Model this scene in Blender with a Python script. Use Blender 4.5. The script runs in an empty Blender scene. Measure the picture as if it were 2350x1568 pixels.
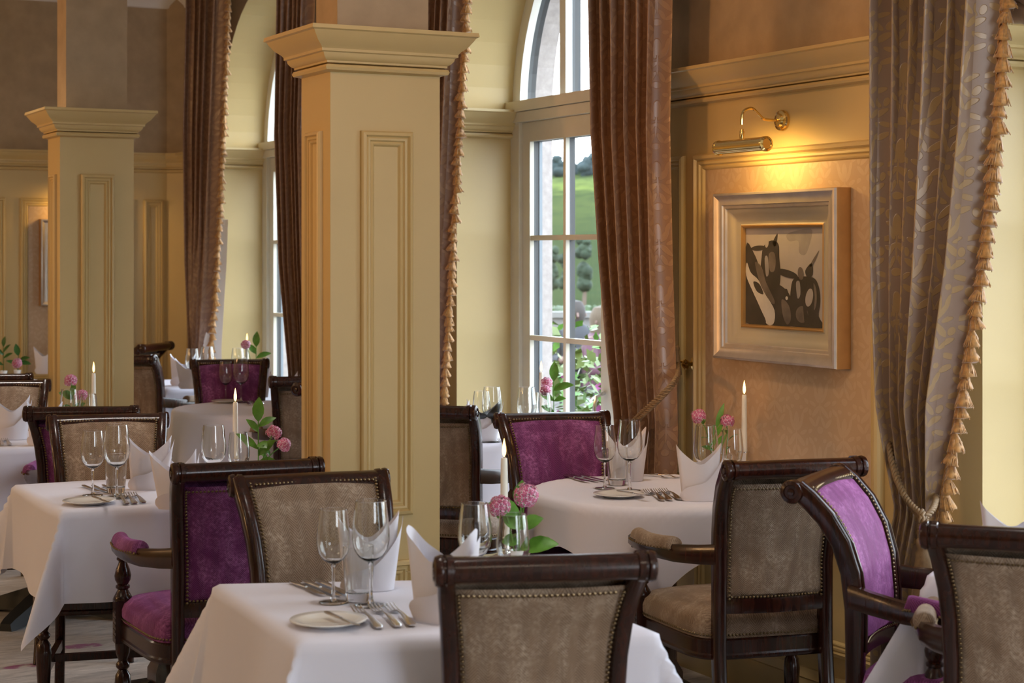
import bpy, bmesh, math, random
from math import sin, cos, pi, radians, sqrt, atan2
from mathutils import Vector, Matrix

random.seed(7)
SC = bpy.context.scene
COL = SC.collection

# ------------------------------------------------------------------ camera
TH = radians(27.5)            # the view is turned this far from the window wall towards the windows
F = 4078.0                    # focal length in pixels of the 2350 px wide frame
H = 1.56                      # eye height
HY = 580.0                    # horizon row
cam_d = bpy.data.cameras.new('camera')
cam = bpy.data.objects.new('camera', cam_d)
COL.objects.link(cam)
cam.location = (0, 0, H)
cam.rotation_euler = (pi / 2, 0, -TH)
cam_d.sensor_width = 36
cam_d.lens = 36 * F / 2350
cam_d.shift_y = -(784 - HY) / 2350
cam_d.clip_end = 3000
cam_d.dof.use_dof = True
cam_d.dof.focus_distance = 5.9
cam_d.dof.aperture_fstop = 6.3
SC.camera = cam

# ------------------------------------------------------------------ world, colour management, lamps
SC.view_settings.view_transform = 'Standard'
SC.view_settings.look = 'None'
SC.view_settings.exposure = 0.42
SC.view_settings.gamma = 1.0
SC.view_settings.use_curve_mapping = False
try:
    SC.cycles.use_denoising = True
    SC.cycles.max_bounces = 20
    SC.cycles.transparent_max_bounces = 16
    SC.cycles.transmission_bounces = 20
    SC.cycles.caustics_refractive = False
    SC.cycles.caustics_reflective = False
    SC.cycles.sample_clamp_indirect = 6
except Exception:
    pass

world = bpy.data.worlds.new('overcast_sky')
SC.world = world
world.use_nodes = True
_nt = world.node_tree
_bg = _nt.nodes['Background']
_tc = _nt.nodes.new('ShaderNodeTexCoord')
_sx = _nt.nodes.new('ShaderNodeSeparateXYZ')
_rp = _nt.nodes.new('ShaderNodeValToRGB')
_nt.links.new(_tc.outputs['Generated'], _sx.inputs[0])
_nt.links.new(_sx.outputs['Z'], _rp.inputs[0])
_rp.color_ramp.elements[0].color = (0.86, 0.92, 1.0, 1)
_rp.color_ramp.elements[1].color = (0.66, 0.79, 1.0, 1)
_nt.links.new(_rp.outputs[0], _bg.inputs['Color'])
_bg.inputs['Strength'].default_value = 7.6

def lamp(name, kind, loc, energy, color, rot=None, size=0.3, size_y=None, aim=None, spot=None, blend=0.6):
    d = bpy.data.lights.new(name, kind)
    d.energy = energy
    d.color = color
    if kind == 'AREA':
        d.size = size
        if size_y:
            d.shape = 'RECTANGLE'
            d.size_y = size_y
        else:
            d.shape = 'DISK'
    else:
        d.shadow_soft_size = size
    if kind == 'SPOT':
        d.spot_size = spot
        d.spot_blend = blend
    o = bpy.data.objects.new(name, d)
    COL.objects.link(o)
    o.location = loc
    if aim is not None:
        v = Vector(aim) - Vector(loc)
        o.rotation_euler = v.to_track_quat('-Z', 'Y').to_euler()
    elif rot:
        o.rotation_euler = rot
    return o

WARM = (1.0, 0.42, 0.10)
WARM2 = (1.0, 0.80, 0.60)
# ceiling lamps of the dining room (out of the frame, under the ceiling)
for (lx, ly, e) in ((-0.6, 3.4, 5), (-0.9, 6.6, 3), (-0.9, 10.2, 8), (-3.4, 4.0, 3), (-3.6, 9.0, 9), (1.0, 0.2, 5)):
    lamp('ceiling_lamp', 'AREA', (lx, ly, 3.15), e, WARM2, rot=(0, 0, 0), size=0.5)
# overhead spots towards column and picture wall, the last added for the curtain
lamp('overhead_spot', 'SPOT', (1.3, 3.1, 3.1), 26, WARM, aim=(2.3, 5.1, 1.75), size=0.12, spot=radians(52), blend=1.0)
lamp('overhead_spot', 'SPOT', (1.9, 4.2, 3.2), 24, WARM, aim=(3.68, 5.0, 1.9), size=0.12, spot=radians(60), blend=1.0)
lamp('overhead_spot', 'SPOT', (1.7, 3.0, 3.2), 46, WARM2, aim=(3.45, 4.1, 1.3), size=0.12, spot=radians(56), blend=1.0)  # added fill for the dark folds of the mauve curtain
# fill spots added above the tables to brighten cloths and glasses, without fixtures
for (lx, ly, e) in ((1.65, 3.55, 36), (1.75, 5.85, 44), (3.0, 5.05, 44), (1.7, 8.6, 40), (2.9, 6.9, 16), (1.9, 7.6, 20), (3.1, 3.2, 20)):
    lamp('table_fill_spot', 'SPOT', (lx, ly, 3.25), e, (1.0, 0.91, 0.84), rot=(0, 0, 0), size=0.12, spot=radians(46), blend=0.9)
# wall lamps on the inner side of the room, throwing warm light on the columns' inner faces
for (lx, ly, tx, ty, e) in ((-4.6, 6.4, 2.0, 5.2, 260), (-4.6, 9.6, 2.0, 8.6, 240)):
    lamp('wall_spot', 'SPOT', (lx, ly, 2.5), e, WARM, aim=(tx, ty, 2.25), size=0.35, spot=radians(25), blend=0.9)
    lamp('wall_lamp', 'AREA', (lx, ly - .2, 2.2), 30, (1.0, 0.55, 0.24), aim=(2.0, ly, 1.8), size=0.5)
# daylight: portals in the window openings guide the sky light in
def portal(loc, rot, sx, sy):
    d = bpy.data.lights.new('window_portal', 'AREA')
    d.shape = 'RECTANGLE'
    d.size = sx
    d.size_y = sy
    d.cycles.is_portal = True
    o = bpy.data.objects.new('window_portal', d)
    COL.objects.link(o)
    o.location = loc
    o.rotation_euler = rot
for yc in (-0.42, 3.15, 6.72, 10.3):
    portal((4.42, yc, 1.65), (0, pi / 2, 0), 3.0, 1.75)
for xc in (2.3,):  # opening added behind the viewer to light surfaces that face the camera
    portal((xc, -3.3, 1.6), (pi / 2, 0, 0), 1.8 if xc > 0 else 0.9, 2.6)

# ------------------------------------------------------------------ measuring helpers (real positions in the room)
def cd(lat, D):
    """sideways offset and distance from the eye -> room X, Y"""
    return (D * sin(TH) + lat * cos(TH), D * cos(TH) - lat * sin(TH))
def at(x, y, z):
    """where the sight line through a measured point meets the height z"""
    D = F * (H - z) / (y - HY)
    X, Y = cd((x - 1175) / F * D, D)
    return Vector((X, Y, z))
def pt(x, y, D):
    X, Y = cd((x - 1175) / F * D, D)
    return Vector((X, Y, H + (HY - y) / F * D))
def ywall(x, X):
    u = (x - 1175) / F
    D = X / (sin(TH) + u * cos(TH))
    return D * (cos(TH) - u * sin(TH))

# ------------------------------------------------------------------ materials
MATS = {}
def new_mat(name):
    m = bpy.data.materials.new(name)
    m.use_nodes = True
    MATS[name] = m
    return m, m.node_tree, m.node_tree.nodes['Principled BSDF']
def N(nt, t, **kw):
    n = nt.nodes.new(t)
    for k, v in kw.items():
        setattr(n, k, v)
    return n
def mathn(nt, op, a, b=None, c=None):
    n = nt.nodes.new('ShaderNodeMath')
    n.operation = op
    for i, v in enumerate((a, b, c)):
        if v is None:
            continue
        if isinstance(v, (int, float)):
            n.inputs[i].default_value = v
        else:
            nt.links.new(v, n.inputs[i])
    return n.outputs[0]
def mix(nt, f, a, b):
    n = nt.nodes.new('ShaderNodeMix')
    n.data_type = 'RGBA'
    if isinstance(f, (int, float)):
        n.inputs[0].default_value = f
    else:
        nt.links.new(f, n.inputs[0])
    for i, v in ((6, a), (7, b)):
        if isinstance(v, tuple):
            n.inputs[i].default_value = v + (1,) if len(v) == 3 else v
        else:
            nt.links.new(v, n.inputs[i])
    return n.outputs[2]
def bump(nt, bs, h, strength, dist=0.002):
    b = nt.nodes.new('ShaderNodeBump')
    b.inputs['Strength'].default_value = strength
    b.inputs['Distance'].default_value = dist
    nt.links.new(h, b.inputs['Height'])
    nt.links.new(b.outputs[0], bs.inputs['Normal'])
def ramp(nt, src, p0, p1, c0=(0, 0, 0), c1=(1, 1, 1)):
    r = nt.nodes.new('ShaderNodeValToRGB')
    nt.links.new(src, r.inputs[0])
    r.color_ramp.elements[0].position = p0
    r.color_ramp.elements[1].position = p1
    r.color_ramp.elements[0].color = c0 + (1,)
    r.color_ramp.elements[1].color = c1 + (1,)
    return r.outputs[0]
def noise(nt, scale, detail=3, rough=0.5, vec=None, dist=0.0):
    n = nt.nodes.new('ShaderNodeTexNoise')
    n.inputs['Scale'].default_value = scale
    n.inputs['Detail'].default_value = detail
    n.inputs['Roughness'].default_value = rough
    n.inputs['Distortion'].default_value = dist
    if vec is not None:
        nt.links.new(vec, n.inputs['Vector'])
    return n.outputs[0]
def coord(nt, which='Object'):
    return nt.nodes.new('ShaderNodeTexCoord').outputs[which]
def mapping(nt, vec, scale=(1, 1, 1), rot=(0, 0, 0)):
    n = nt.nodes.new('ShaderNodeMapping')
    nt.links.new(vec, n.inputs[0])
    n.inputs['Scale'].default_value = scale
    n.inputs['Rotation'].default_value = rot
    return n.outputs[0]

def plain(name, col, rough=0.5, metal=0.0, coat=0.0, var=0.06, nscale=6.0, bumps=0.0, sheen=0.0, spec=0.5):
    m, nt, bs = new_mat(name)
    n = noise(nt, nscale, 4, 0.55, coord(nt))
    dark = tuple(c * (1 - var) for c in col)
    lite = tuple(min(1, c * (1 + var)) for c in col)
    c = ramp(nt, n, 0.3, 0.7, dark, lite)
    nt.links.new(c, bs.inputs['Base Color'])
    bs.inputs['Roughness'].default_value = rough
    bs.inputs['Metallic'].default_value = metal
    bs.inputs['Coat Weight'].default_value = coat
    bs.inputs['Coat Roughness'].default_value = 0.12
    bs.inputs['Sheen Weight'].default_value = sheen
    bs.inputs['Specular IOR Level'].default_value = spec
    if bumps:
        bump(nt, bs, noise(nt, nscale * 22, 3, 0.6, coord(nt)), bumps)
    return m

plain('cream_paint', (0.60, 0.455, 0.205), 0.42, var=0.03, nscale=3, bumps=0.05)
plain('white_paint', (0.82, 0.80, 0.72), 0.4, var=0.02, nscale=3)
plain('ceiling_white', (0.82, 0.80, 0.76), 0.8, var=0.02)
plain('window_paint', (0.70, 0.66, 0.53), 0.35, var=0.03)
plain('outer_paint', (0.20, 0.24, 0.27), 0.4)
plain('spacer_grey', (0.035, 0.04, 0.045), 0.5)
plain('stone_reveal', (0.3713, 0.3267, 0.3044), 0.9, var=0.14, nscale=30, bumps=0.4)
plain('brass', (0.88, 0.64, 0.24), 0.13, metal=1.0, var=0.02)
plain('silver', (0.72, 0.70, 0.66), 0.16, metal=1.0, var=0.03)
plain('steel', (0.62, 0.61, 0.60), 0.2, metal=1.0, var=0.03)
plain('nail_brass', (0.20, 0.14, 0.075), 0.28, metal=1.0, var=0.05)
plain('porcelain', (0.85, 0.83, 0.78), 0.12, var=0.01, coat=0.4)
plain('wax', (0.88, 0.83, 0.70), 0.4, var=0.02)
plain('wick', (0.03, 0.025, 0.02), 0.9)
plain('rope_gold', (0.22, 0.135, 0.060), 0.6, var=0.2, nscale=60, sheen=0.05)
plain('tassel_gold', (0.42, 0.205, 0.048), 0.6, var=0.35, nscale=90, sheen=0.5)
plain('lining', (0.80, 0.80, 0.78), 0.8, var=0.03)
plain('green_leaf', (0.10, 0.26, 0.03), 0.38, var=0.35, nscale=25)
plain('dark_leaf', (0.045, 0.14, 0.025), 0.4, var=0.3, nscale=25)
plain('lime_leaf', (0.1050, 0.1470, 0.0280), 0.5, var=0.3, nscale=12)
plain('flower_pink', (0.90, 0.68, 0.77), 0.5, var=0.15, nscale=40)
plain('flower_magenta', (0.58, 0.03, 0.17), 0.5, var=0.2, nscale=40)
plain('petunia', (0.2450, 0.0350, 0.1470), 0.6, var=0.15, nscale=20)
plain('flower_eye', (0.20, 0.12, 0.03), 0.8)
plain('frame_silver', (0.54, 0.49, 0.44), 0.40, metal=0.75, var=0.10, nscale=14)
plain('frame_edge', (0.55, 0.30, 0.10), 0.35, metal=0.6, var=0.10, nscale=14)
plain('frame_liner', (0.52, 0.44, 0.34), 0.4, var=0.05)
plain('print_light', (0.47, 0.41, 0.41), 0.7, var=0.10, nscale=6)
plain('print_soft', (0.33, 0.29, 0.295), 0.7, var=0.12, nscale=16)
plain('print_mid', (0.16, 0.125, 0.115), 0.7, var=0.35, nscale=16)
plain('print_dark', (0.035, 0.028, 0.028), 0.7, var=0.4, nscale=18)
plain('print_white', (0.70, 0.64, 0.62), 0.7, var=0.08, nscale=18)
plain('hedge_green', (0.0240, 0.0456, 0.0084), 0.8, var=0.4, nscale=3)
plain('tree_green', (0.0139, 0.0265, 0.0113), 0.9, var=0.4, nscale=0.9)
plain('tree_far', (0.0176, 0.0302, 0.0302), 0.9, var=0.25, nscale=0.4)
plain('trunk', (0.10, 0.07, 0.05), 0.9)
plain('terrace', (0.0882, 0.0777, 0.0693), 0.9, var=0.12, nscale=2, bumps=0.2)
plain('white_wall', (0.1302, 0.1260, 0.1155), 0.8, var=0.05)
plain('skin', (0.1155, 0.0630, 0.0462), 0.6)
plain('jacket_grey', (0.0240, 0.0255, 0.0300), 0.8)
plain('dress_pink', (0.0756, 0.0288, 0.0432), 0.8)
plain('hair_grey', (0.0315, 0.0252, 0.0216), 0.8)
plain('hair_blond', (0.0675, 0.0450, 0.0240), 0.8)
plain('soil', (0.05, 0.035, 0.025), 0.95)
plain('dark_iron', (0.02, 0.022, 0.022), 0.45, var=0.1)
plain('linen', (0.77, 0.765, 0.86), 0.78, var=0.015, nscale=4, sheen=0.15, bumps=0.04)
plain('napkin_linen', (0.82, 0.80, 0.85), 0.75, var=0.012, nscale=6, sheen=0.15)

def wood(name, c0, c1):
    m, nt, bs = new_mat(name)
    v = mapping(nt, coord(nt), (30, 30, 2.5))
    n = noise(nt, 2.0, 5, 0.6, v, 0.6)
    nt.links.new(ramp(nt, n, 0.3, 0.75, c0, c1), bs.inputs['Base Color'])
    bs.inputs['Roughness'].default_value = 0.22
    bs.inputs['Specular IOR Level'].default_value = 0.40
    bs.inputs['Coat Weight'].default_value = 0.12
    bs.inputs['Coat Roughness'].default_value = 0.10
    return m
wood('mahogany', (0.010, 0.003, 0.002), (0.052, 0.013, 0.006))
wood('brown_wood', (0.035, 0.014, 0.006), (0.10, 0.042, 0.016))

def velvet(name, base, lite, dark):
    """cut velvet with a woven herringbone; UV is in metres"""
    m, nt, bs = new_mat(name)
    uv = coord(nt, 'UV')
    s = N(nt, 'ShaderNodeSeparateXYZ')
    nt.links.new(uv, s.inputs[0])
    zig = mathn(nt, 'PINGPONG', s.outputs[0], 0.024)
    t = mathn(nt, 'ADD', s.outputs[1], mathn(nt, 'MULTIPLY', zig, 0.9))
    line = mathn(nt, 'SINE', mathn(nt, 'MULTIPLY', t, 2 * pi / 0.0064))
    line = mathn(nt, 'MULTIPLY_ADD', line, 0.5, 0.5)
    band = mathn(nt, 'MULTIPLY_ADD', mathn(nt, 'SINE', mathn(nt, 'MULTIPLY', s.outputs[0], 2 * pi / 0.048)), 0.5, 0.5)
    patch = ramp(nt, noise(nt, 9, 5, 0.65, mapping(nt, coord(nt), (1.3, 1.3, 0.7)), 0.8), 0.42, 0.62)
    speck = ramp(nt, noise(nt, 120, 2, 0.5, coord(nt)), 0.40, 0.75)
    c = mix(nt, mathn(nt, 'MULTIPLY', line, 0.62), base, dark)
    c = mix(nt, mathn(nt, 'MULTIPLY', band, 0.30), c, dark)
    c = mix(nt, mathn(nt, 'MULTIPLY', mathn(nt, 'SUBTRACT', 1.0, line), 0.13), c, lite)
    f = mathn(nt, 'MULTIPLY', patch, mathn(nt, 'MULTIPLY_ADD', speck, 0.62, 0.14))
    c = mix(nt, f, c, lite)
    nt.links.new(c, bs.inputs['Base Color'])
    bs.inputs['Roughness'].default_value = 0.62
    bs.inputs['Sheen Weight'].default_value = 0.8
    bs.inputs['Sheen Roughness'].default_value = 0.35
    bs.inputs['Sheen Tint'].default_value = lite + (1,)
    bs.inputs['Specular IOR Level'].default_value = 0.25
    bump(nt, bs, line, 0.6, 0.0012)
    return m
velvet('tan_velvet', (0.285, 0.188, 0.120), (0.60, 0.475, 0.355), (0.115, 0.070, 0.040))
velvet('purple_velvet', (0.17, 0.020, 0.135), (0.58, 0.22, 0.52), (0.060, 0.006, 0.050))

MOTIF = [(0, .74, .10, .22, 0), (.15, .66, .19, .07, 55), (.25, .80, .15, .06, 70), (.17, .42, .22, .07, -42), (.30, .55, .14, .055, 25), (.11, .26, .15, .055, -62),
         (0, .47, .022, .30, 0), (0, .13, .12, .09, 0), (.33, .24, .17, .065, 38), (.42, .40, .10, .055, 80), (.44, .08, .12, .055, -25), (.40, .93, .13, .06, 32), (.20, .97, .07, .06, 0)]
def damask(name, ground, figure, tile=(0.24, 0.36), rough=(0.5, 0.36), bumps=0.5, sheen=0.3, soft=0.06, coordname='UV'):
    """woven leaf-and-scroll pattern: mirrored lobes on a half-drop repeat; coordinates in metres"""
    m, nt, bs = new_mat(name)
    uv = coord(nt, coordname)
    s = N(nt, 'ShaderNodeSeparateXYZ')
    wob = N(nt, 'ShaderNodeVectorMath', operation='MULTIPLY_ADD')
    nz = N(nt, 'ShaderNodeTexNoise')
    nz.inputs['Scale'].default_value = 7
    nt.links.new(uv, nz.inputs['Vector'])
    nt.links.new(nz.outputs['Color'], wob.inputs[0])
    wob.inputs[1].default_value = (0.02, 0.02, 0.02)
    nt.links.new(uv, wob.inputs[2])
    nt.links.new(wob.outputs[0], s.inputs[0])
    x = mathn(nt, 'PINGPONG', mathn(nt, 'ADD', s.outputs[0], 0.0), tile[0] / 2)
    x = mathn(nt, 'DIVIDE', x, tile[0])
    y = mathn(nt, 'DIVIDE', s.outputs[1], tile[1])
    # half drop: every other strip is shifted by half a repeat
    strip = mathn(nt, 'FLOOR', mathn(nt, 'DIVIDE', mathn(nt, 'ADD', s.outputs[0], 100 * tile[0] + tile[0] / 2), tile[0]))
    half = mathn(nt, 'MULTIPLY', mathn(nt, 'MODULO', strip, 2.0), 0.5)
    yy = mathn(nt, 'FRACT', mathn(nt, 'ADD', y, half))
    asp = tile[1] / tile[0]
    best = None
    for (cx, cy, ea, eb, an) in MOTIF:
        ca, sa = cos(radians(an)), sin(radians(an))
        dx = mathn(nt, 'SUBTRACT', x, cx)
        dy = mathn(nt, 'MULTIPLY', mathn(nt, 'SUBTRACT', yy, cy), asp)
        p = mathn(nt, 'MULTIPLY_ADD', dx, ca / ea, mathn(nt, 'MULTIPLY', dy, sa / ea))
        q = mathn(nt, 'MULTIPLY_ADD', dx, -sa / eb, mathn(nt, 'MULTIPLY', dy, ca / eb))
        r2 = mathn(nt, 'MULTIPLY_ADD', p, p, mathn(nt, 'MULTIPLY', q, q))
        best = r2 if best is None else mathn(nt, 'MINIMUM', best, r2)
    f = ramp(nt, mathn(nt, 'MULTIPLY', best, 0.5), 0.5 - soft, 0.5 + soft, (1, 1, 1), (0, 0, 0))
    big = ramp(nt, noise(nt, 2.2, 3, 0.5, coord(nt)), 0.35, 0.7, (0.86, 0.86, 0.86), (1.05, 1.05, 1.05))
    col = mix(nt, f, ground, figure)
    mu = N(nt, 'ShaderNodeMix', data_type='RGBA', blend_type='MULTIPLY')
    mu.inputs[0].default_value = 1.0
    nt.links.new(col, mu.inputs[6])
    nt.links.new(big, mu.inputs[7])
    nt.links.new(mu.outputs[2], bs.inputs['Base Color'])
    r = mathn(nt, 'MULTIPLY_ADD', f, rough[1] - rough[0], rough[0])
    nt.links.new(r, bs.inputs['Roughness'])
    bs.inputs['Sheen Weight'].default_value = sheen
    bs.inputs['Sheen Roughness'].default_value = 0.4
    bump(nt, bs, f, bumps, 0.003)
    return m
damask('curtain_damask', (0.27, 0.150, 0.085), (0.335, 0.195, 0.108), tile=(.14, .225), rough=(0.38, 0.28), bumps=0.45)
damask('curtain_mauve', (0.30, 0.205, 0.145), (0.40, 0.265, 0.125), tile=(.14, .225), rough=(0.40, 0.30), bumps=0.45)
damask('panel_paper', (0.57, 0.405, 0.255), (0.61, 0.45, 0.295), tile=(0.13, 0.21), rough=(0.62, 0.5), bumps=0.08, sheen=0.0, soft=0.12)
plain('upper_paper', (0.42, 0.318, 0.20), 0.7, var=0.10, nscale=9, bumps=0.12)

def carpet():
    m, nt, bs = new_mat('carpet')
    co = coord(nt)
    v = mapping(nt, co, (1.0, 4.0, 1), (0, 0, radians(28)))
    n = noise(nt, 7.0, 6, 0.75, v, 0.5)
    c = ramp(nt, n, 0.33, 0.68, (0.27, 0.25, 0.23), (0.60, 0.56, 0.51))
    vo = N(nt, 'ShaderNodeTexVoronoi')
    vo.inputs['Scale'].default_value = 2.3
    nt.links.new(mapping(nt, co, (1.0, 2.4, 1), (0, 0, radians(28))), vo.inputs['Vector'])
    dots = ramp(nt, vo.outputs['Distance'], 0.20, 0.23, (1, 1, 1), (0, 0, 0))
    wig = ramp(nt, noise(nt, 14, 3, 0.6, co), 0.38, 0.52)
    c = mix(nt, mathn(nt, 'MULTIPLY', dots, wig), c, (0.24, 0.04, 0.15))
    nt.links.new(c, bs.inputs['Base Color'])
    bs.inputs['Roughness'].default_value = 0.95
    bs.inputs['Sheen Weight'].default_value = 0.2
    bump(nt, bs, noise(nt, 260, 2, 0.5, co), 0.6, 0.004)
carpet()

def meadow():
    m, nt, bs = new_mat('hillside')
    co = coord(nt)
    sp = N(nt, 'ShaderNodeSeparateXYZ')
    nt.links.new(co, sp.inputs[0])
    n1 = noise(nt, 0.10, 4, 0.6, co)
    n2 = noise(nt, 0.30, 3, 0.6, co)
    zz = mathn(nt, 'ADD', sp.outputs[2], mathn(nt, 'MULTIPLY_ADD', n1, 9.0, -4.5))
    # woods low down, a bright pasture near the top, woods again on the ridge
    r = N(nt, 'ShaderNodeValToRGB')
    nt.links.new(mathn(nt, 'DIVIDE', zz, 26.0), r.inputs[0])
    e = r.color_ramp.elements
    e[0].position = .10; e[0].color = (0.030, 0.040, 0.018, 1)
    e[1].position = .95; e[1].color = (0.008, 0.017, 0.011, 1)
    for p, c in ((.45, (0.048, 0.060, 0.022)), (.58, (0.036, 0.048, 0.020)), (.66, (0.085, 0.105, 0.030)), (.84, (0.070, 0.088, 0.030))):
        x = e.new(p); x.color = c + (1,)
    c = mix(nt, ramp(nt, n2, 0.50, 0.68), r.outputs[0], (0.026, 0.036, 0.018))
    nt.links.new(c, bs.inputs['Base Color'])
    bs.inputs['Roughness'].default_value = 1.0
    bs.inputs['Specular IOR Level'].default_value = 0.0
meadow()

def glassm(name, col=(1, 1, 1), rough=0.0, ior=1.48):
    m, nt, bs = new_mat(name)
    nt.nodes.remove(bs)
    out = nt.nodes['Material Output']
    g = N(nt, 'ShaderNodeBsdfGlass')
    g.inputs['Color'].default_value = col + (1,)
    g.inputs['Roughness'].default_value = rough
    g.inputs['IOR'].default_value = ior
    nt.links.new(g.outputs[0], out.inputs[0])
glassm('clear_glass', (0.985, 0.99, 0.985))
def pane_mat():
    # single thin sheet of window glass: see-through with a mirror-like share by viewing angle
    m, nt, bs = new_mat('window_glass')
    nt.nodes.remove(bs)
    out = nt.nodes['Material Output']
    t = N(nt, 'ShaderNodeBsdfTransparent')
    t.inputs[0].default_value = (0.94, 0.97, 0.96, 1)
    g = N(nt, 'ShaderNodeBsdfGlossy')
    g.inputs['Roughness'].default_value = 0.02
    fr = N(nt, 'ShaderNodeFresnel')
    ge = N(nt, 'ShaderNodeNewGeometry')
    nt.links.new(mathn(nt, 'MULTIPLY_ADD', ge.outputs['Backfacing'], 1 / 1.45 - 1.45, 1.45), fr.inputs['IOR'])
    mx = N(nt, 'ShaderNodeMixShader')
    nt.links.new(fr.outputs[0], mx.inputs[0])
    nt.links.new(t.outputs[0], mx.inputs[1])
    nt.links.new(g.outputs[0], mx.inputs[2])
    nt.links.new(mx.outputs[0], out.inputs[0])
pane_mat()
def emit(name, col, s):
    m, nt, bs = new_mat(name)
    nt.nodes.remove(bs)
    e = N(nt, 'ShaderNodeEmission')
    e.inputs[0].default_value = col + (1,)
    e.inputs[1].default_value = s
    nt.links.new(e.outputs[0], nt.nodes['Material Output'].inputs[0])
emit('flame', (1.0, 0.60, 0.20), 3.6)
emit('lamp_tube', (1.0, 0.62, 0.22), 14.0)

# ------------------------------------------------------------------ mesh building
class MB:
    def __init__(self):
        self.v = []; self.f = []; self.m = []; self.uv = {}; self.sm = []
    def add(self, verts, faces, mat=0, smooth=True, uvs=None):
        o = len(self.v)
        self.v += [tuple(p) for p in verts]
        for fc in faces:
            self.f.append(tuple(i + o for i in fc)); self.m.append(mat); self.sm.append(smooth)
        if uvs:
            for i, q in enumerate(uvs):
                self.uv[o + i] = q
    def box(self, lo, hi, mat=0, M=None):
        x0, y0, z0 = lo; x1, y1, z1 = hi
        vs = [Vector(p) for p in ((x0, y0, z0), (x1, y0, z0), (x1, y1, z0), (x0, y1, z0), (x0, y0, z1), (x1, y0, z1), (x1, y1, z1), (x0, y1, z1))]
        if M is not None:
            vs = [M @ p for p in vs]
        self.add(vs, [(0, 3, 2, 1), (4, 5, 6, 7), (0, 1, 5, 4), (1, 2, 6, 5), (2, 3, 7, 6), (3, 0, 4, 7)], mat, False)
    def lathe(self, prof, c=(0, 0, 0), seg=16, mat=0, M=None, cap=True, mod=None):
        vs = []; fs = []
        n = len(prof)
        for i, (r, z) in enumerate(prof):
            for k in range(seg):
                a = 2 * pi * k / seg
                rr = r * (mod(a, i) if mod else 1)
                p = Vector((c[0] + rr * cos(a), c[1] + rr * sin(a), c[2] + z))
                vs.append(M @ p if M is not None else p)
        for i in range(n - 1):
            for k in range(seg):
                k2 = (k + 1) % seg
                fs.append((i * seg + k, i * seg + k2, (i + 1) * seg + k2, (i + 1) * seg + k))
        if cap:
            if prof[0][0] > 1e-6:
                fs.append(tuple(range(seg - 1, -1, -1)))
            if prof[-1][0] > 1e-6:
                fs.append(tuple((n - 1) * seg + k for k in range(seg)))
        self.add(vs, fs, mat)
    def tube(self, path, rad, seg=8, mat=0, cap=True, closed=False):
        P = [Vector(p) for p in path]
        n = len(P)
        R = rad if isinstance(rad, (list, tuple)) else [rad] * n
        vs = []; fs = []
        t0 = (P[1] - P[0]).normalized()
        up = Vector((0, 0, 1)) if abs(t0.z) < 0.9 else Vector((1, 0, 0))
        nrm = (up - t0 * up.dot(t0)).normalized()
        for i in range(n):
            if closed:
                t = (P[(i + 1) % n] - P[i - 1]).normalized()
            else:
                t = (P[min(i + 1, n - 1)] - P[max(i - 1, 0)]).normalized()
            nrm = (nrm - t * nrm.dot(t)).normalized()
            b = t.cross(nrm)
            for k in range(seg):
                a = 2 * pi * k / seg
                vs.append(P[i] + (nrm * cos(a) + b * sin(a)) * R[i])
        for i in range(n if closed else n - 1):
            j = (i + 1) % n
            for k in range(seg):
                k2 = (k + 1) % seg
                fs.append((i * seg + k, i * seg + k2, j * seg + k2, j * seg + k))
        if cap and not closed:
            fs.append(tuple(range(seg - 1, -1, -1)))
            fs.append(tuple((n - 1) * seg + k for k in range(seg)))
        self.add(vs, fs, mat)
    def loft(self, secs, mat=0, smooth=True, cap=True):
        """secs: list of rings (lists of points, same length)"""
        k = len(secs[0]); vs = []; fs = []
        for s in secs:
            vs += s
        for i in range(len(secs) - 1):
            for j in range(k):
                j2 = (j + 1) % k
                fs.append((i * k + j, i * k + j2, (i + 1) * k + j2, (i + 1) * k + j))
        if cap:
            fs.append(tuple(range(k - 1, -1, -1)))
            fs.append(tuple((len(secs) - 1) * k + j for j in range(k)))
        self.add(vs, fs, mat, smooth)
    def grid(self, fn, nu, nv, mat=0, uvfn=None, smooth=True):
        vs = []; uv = []
        for j in range(nv + 1):
            for i in range(nu + 1):
                vs.append(fn(i / nu, j / nv))
                if uvfn:
                    uv.append(uvfn(i / nu, j / nv))
        fs = [(j * (nu + 1) + i, j * (nu + 1) + i + 1, (j + 1) * (nu + 1) + i + 1, (j + 1) * (nu + 1) + i) for j in range(nv) for i in range(nu)]
        self.add(vs, fs, mat, smooth, uv if uvfn else None)
    def sweep(self, path, prof, closed=False, mat=0, M=None):
        """moulding: prof (out, z) carried along a plan path, out = right-hand side of travel, mitred"""
        n = len(path); k = len(prof); vs = []; fs = []
        P = [Vector((p[0], p[1])) for p in path]
        for i in range(n):
            a = P[i] - P[i - 1] if (closed or i > 0) else P[1] - P[0]
            b = P[(i + 1) % n] - P[i] if (closed or i < n - 1) else P[-1] - P[-2]
            a.normalize(); b.normalize()
            na = Vector((a.y, -a.x)); nb = Vector((b.y, -b.x))
            mm = (na + nb)
            mm = mm / max(0.2, mm.length_squared / 2) if mm.length > 1e-6 else na
            for (o, z) in prof:
                q = P[i] + mm * o
                p3 = Vector((q.x, q.y, z))
                vs.append(M @ p3 if M is not None else p3)
        for i in range(n if closed else n - 1):
            j = (i + 1) % n
            for t in range(k - 1):
                fs.append((i * k + t, j * k + t, j * k + t + 1, i * k + t + 1))
        if not closed:
            fs.append(tuple(range(k))); fs.append(tuple((n - 1) * k + t for t in range(k - 1, -1, -1)))
        self.add(vs, fs, mat, True)
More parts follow.
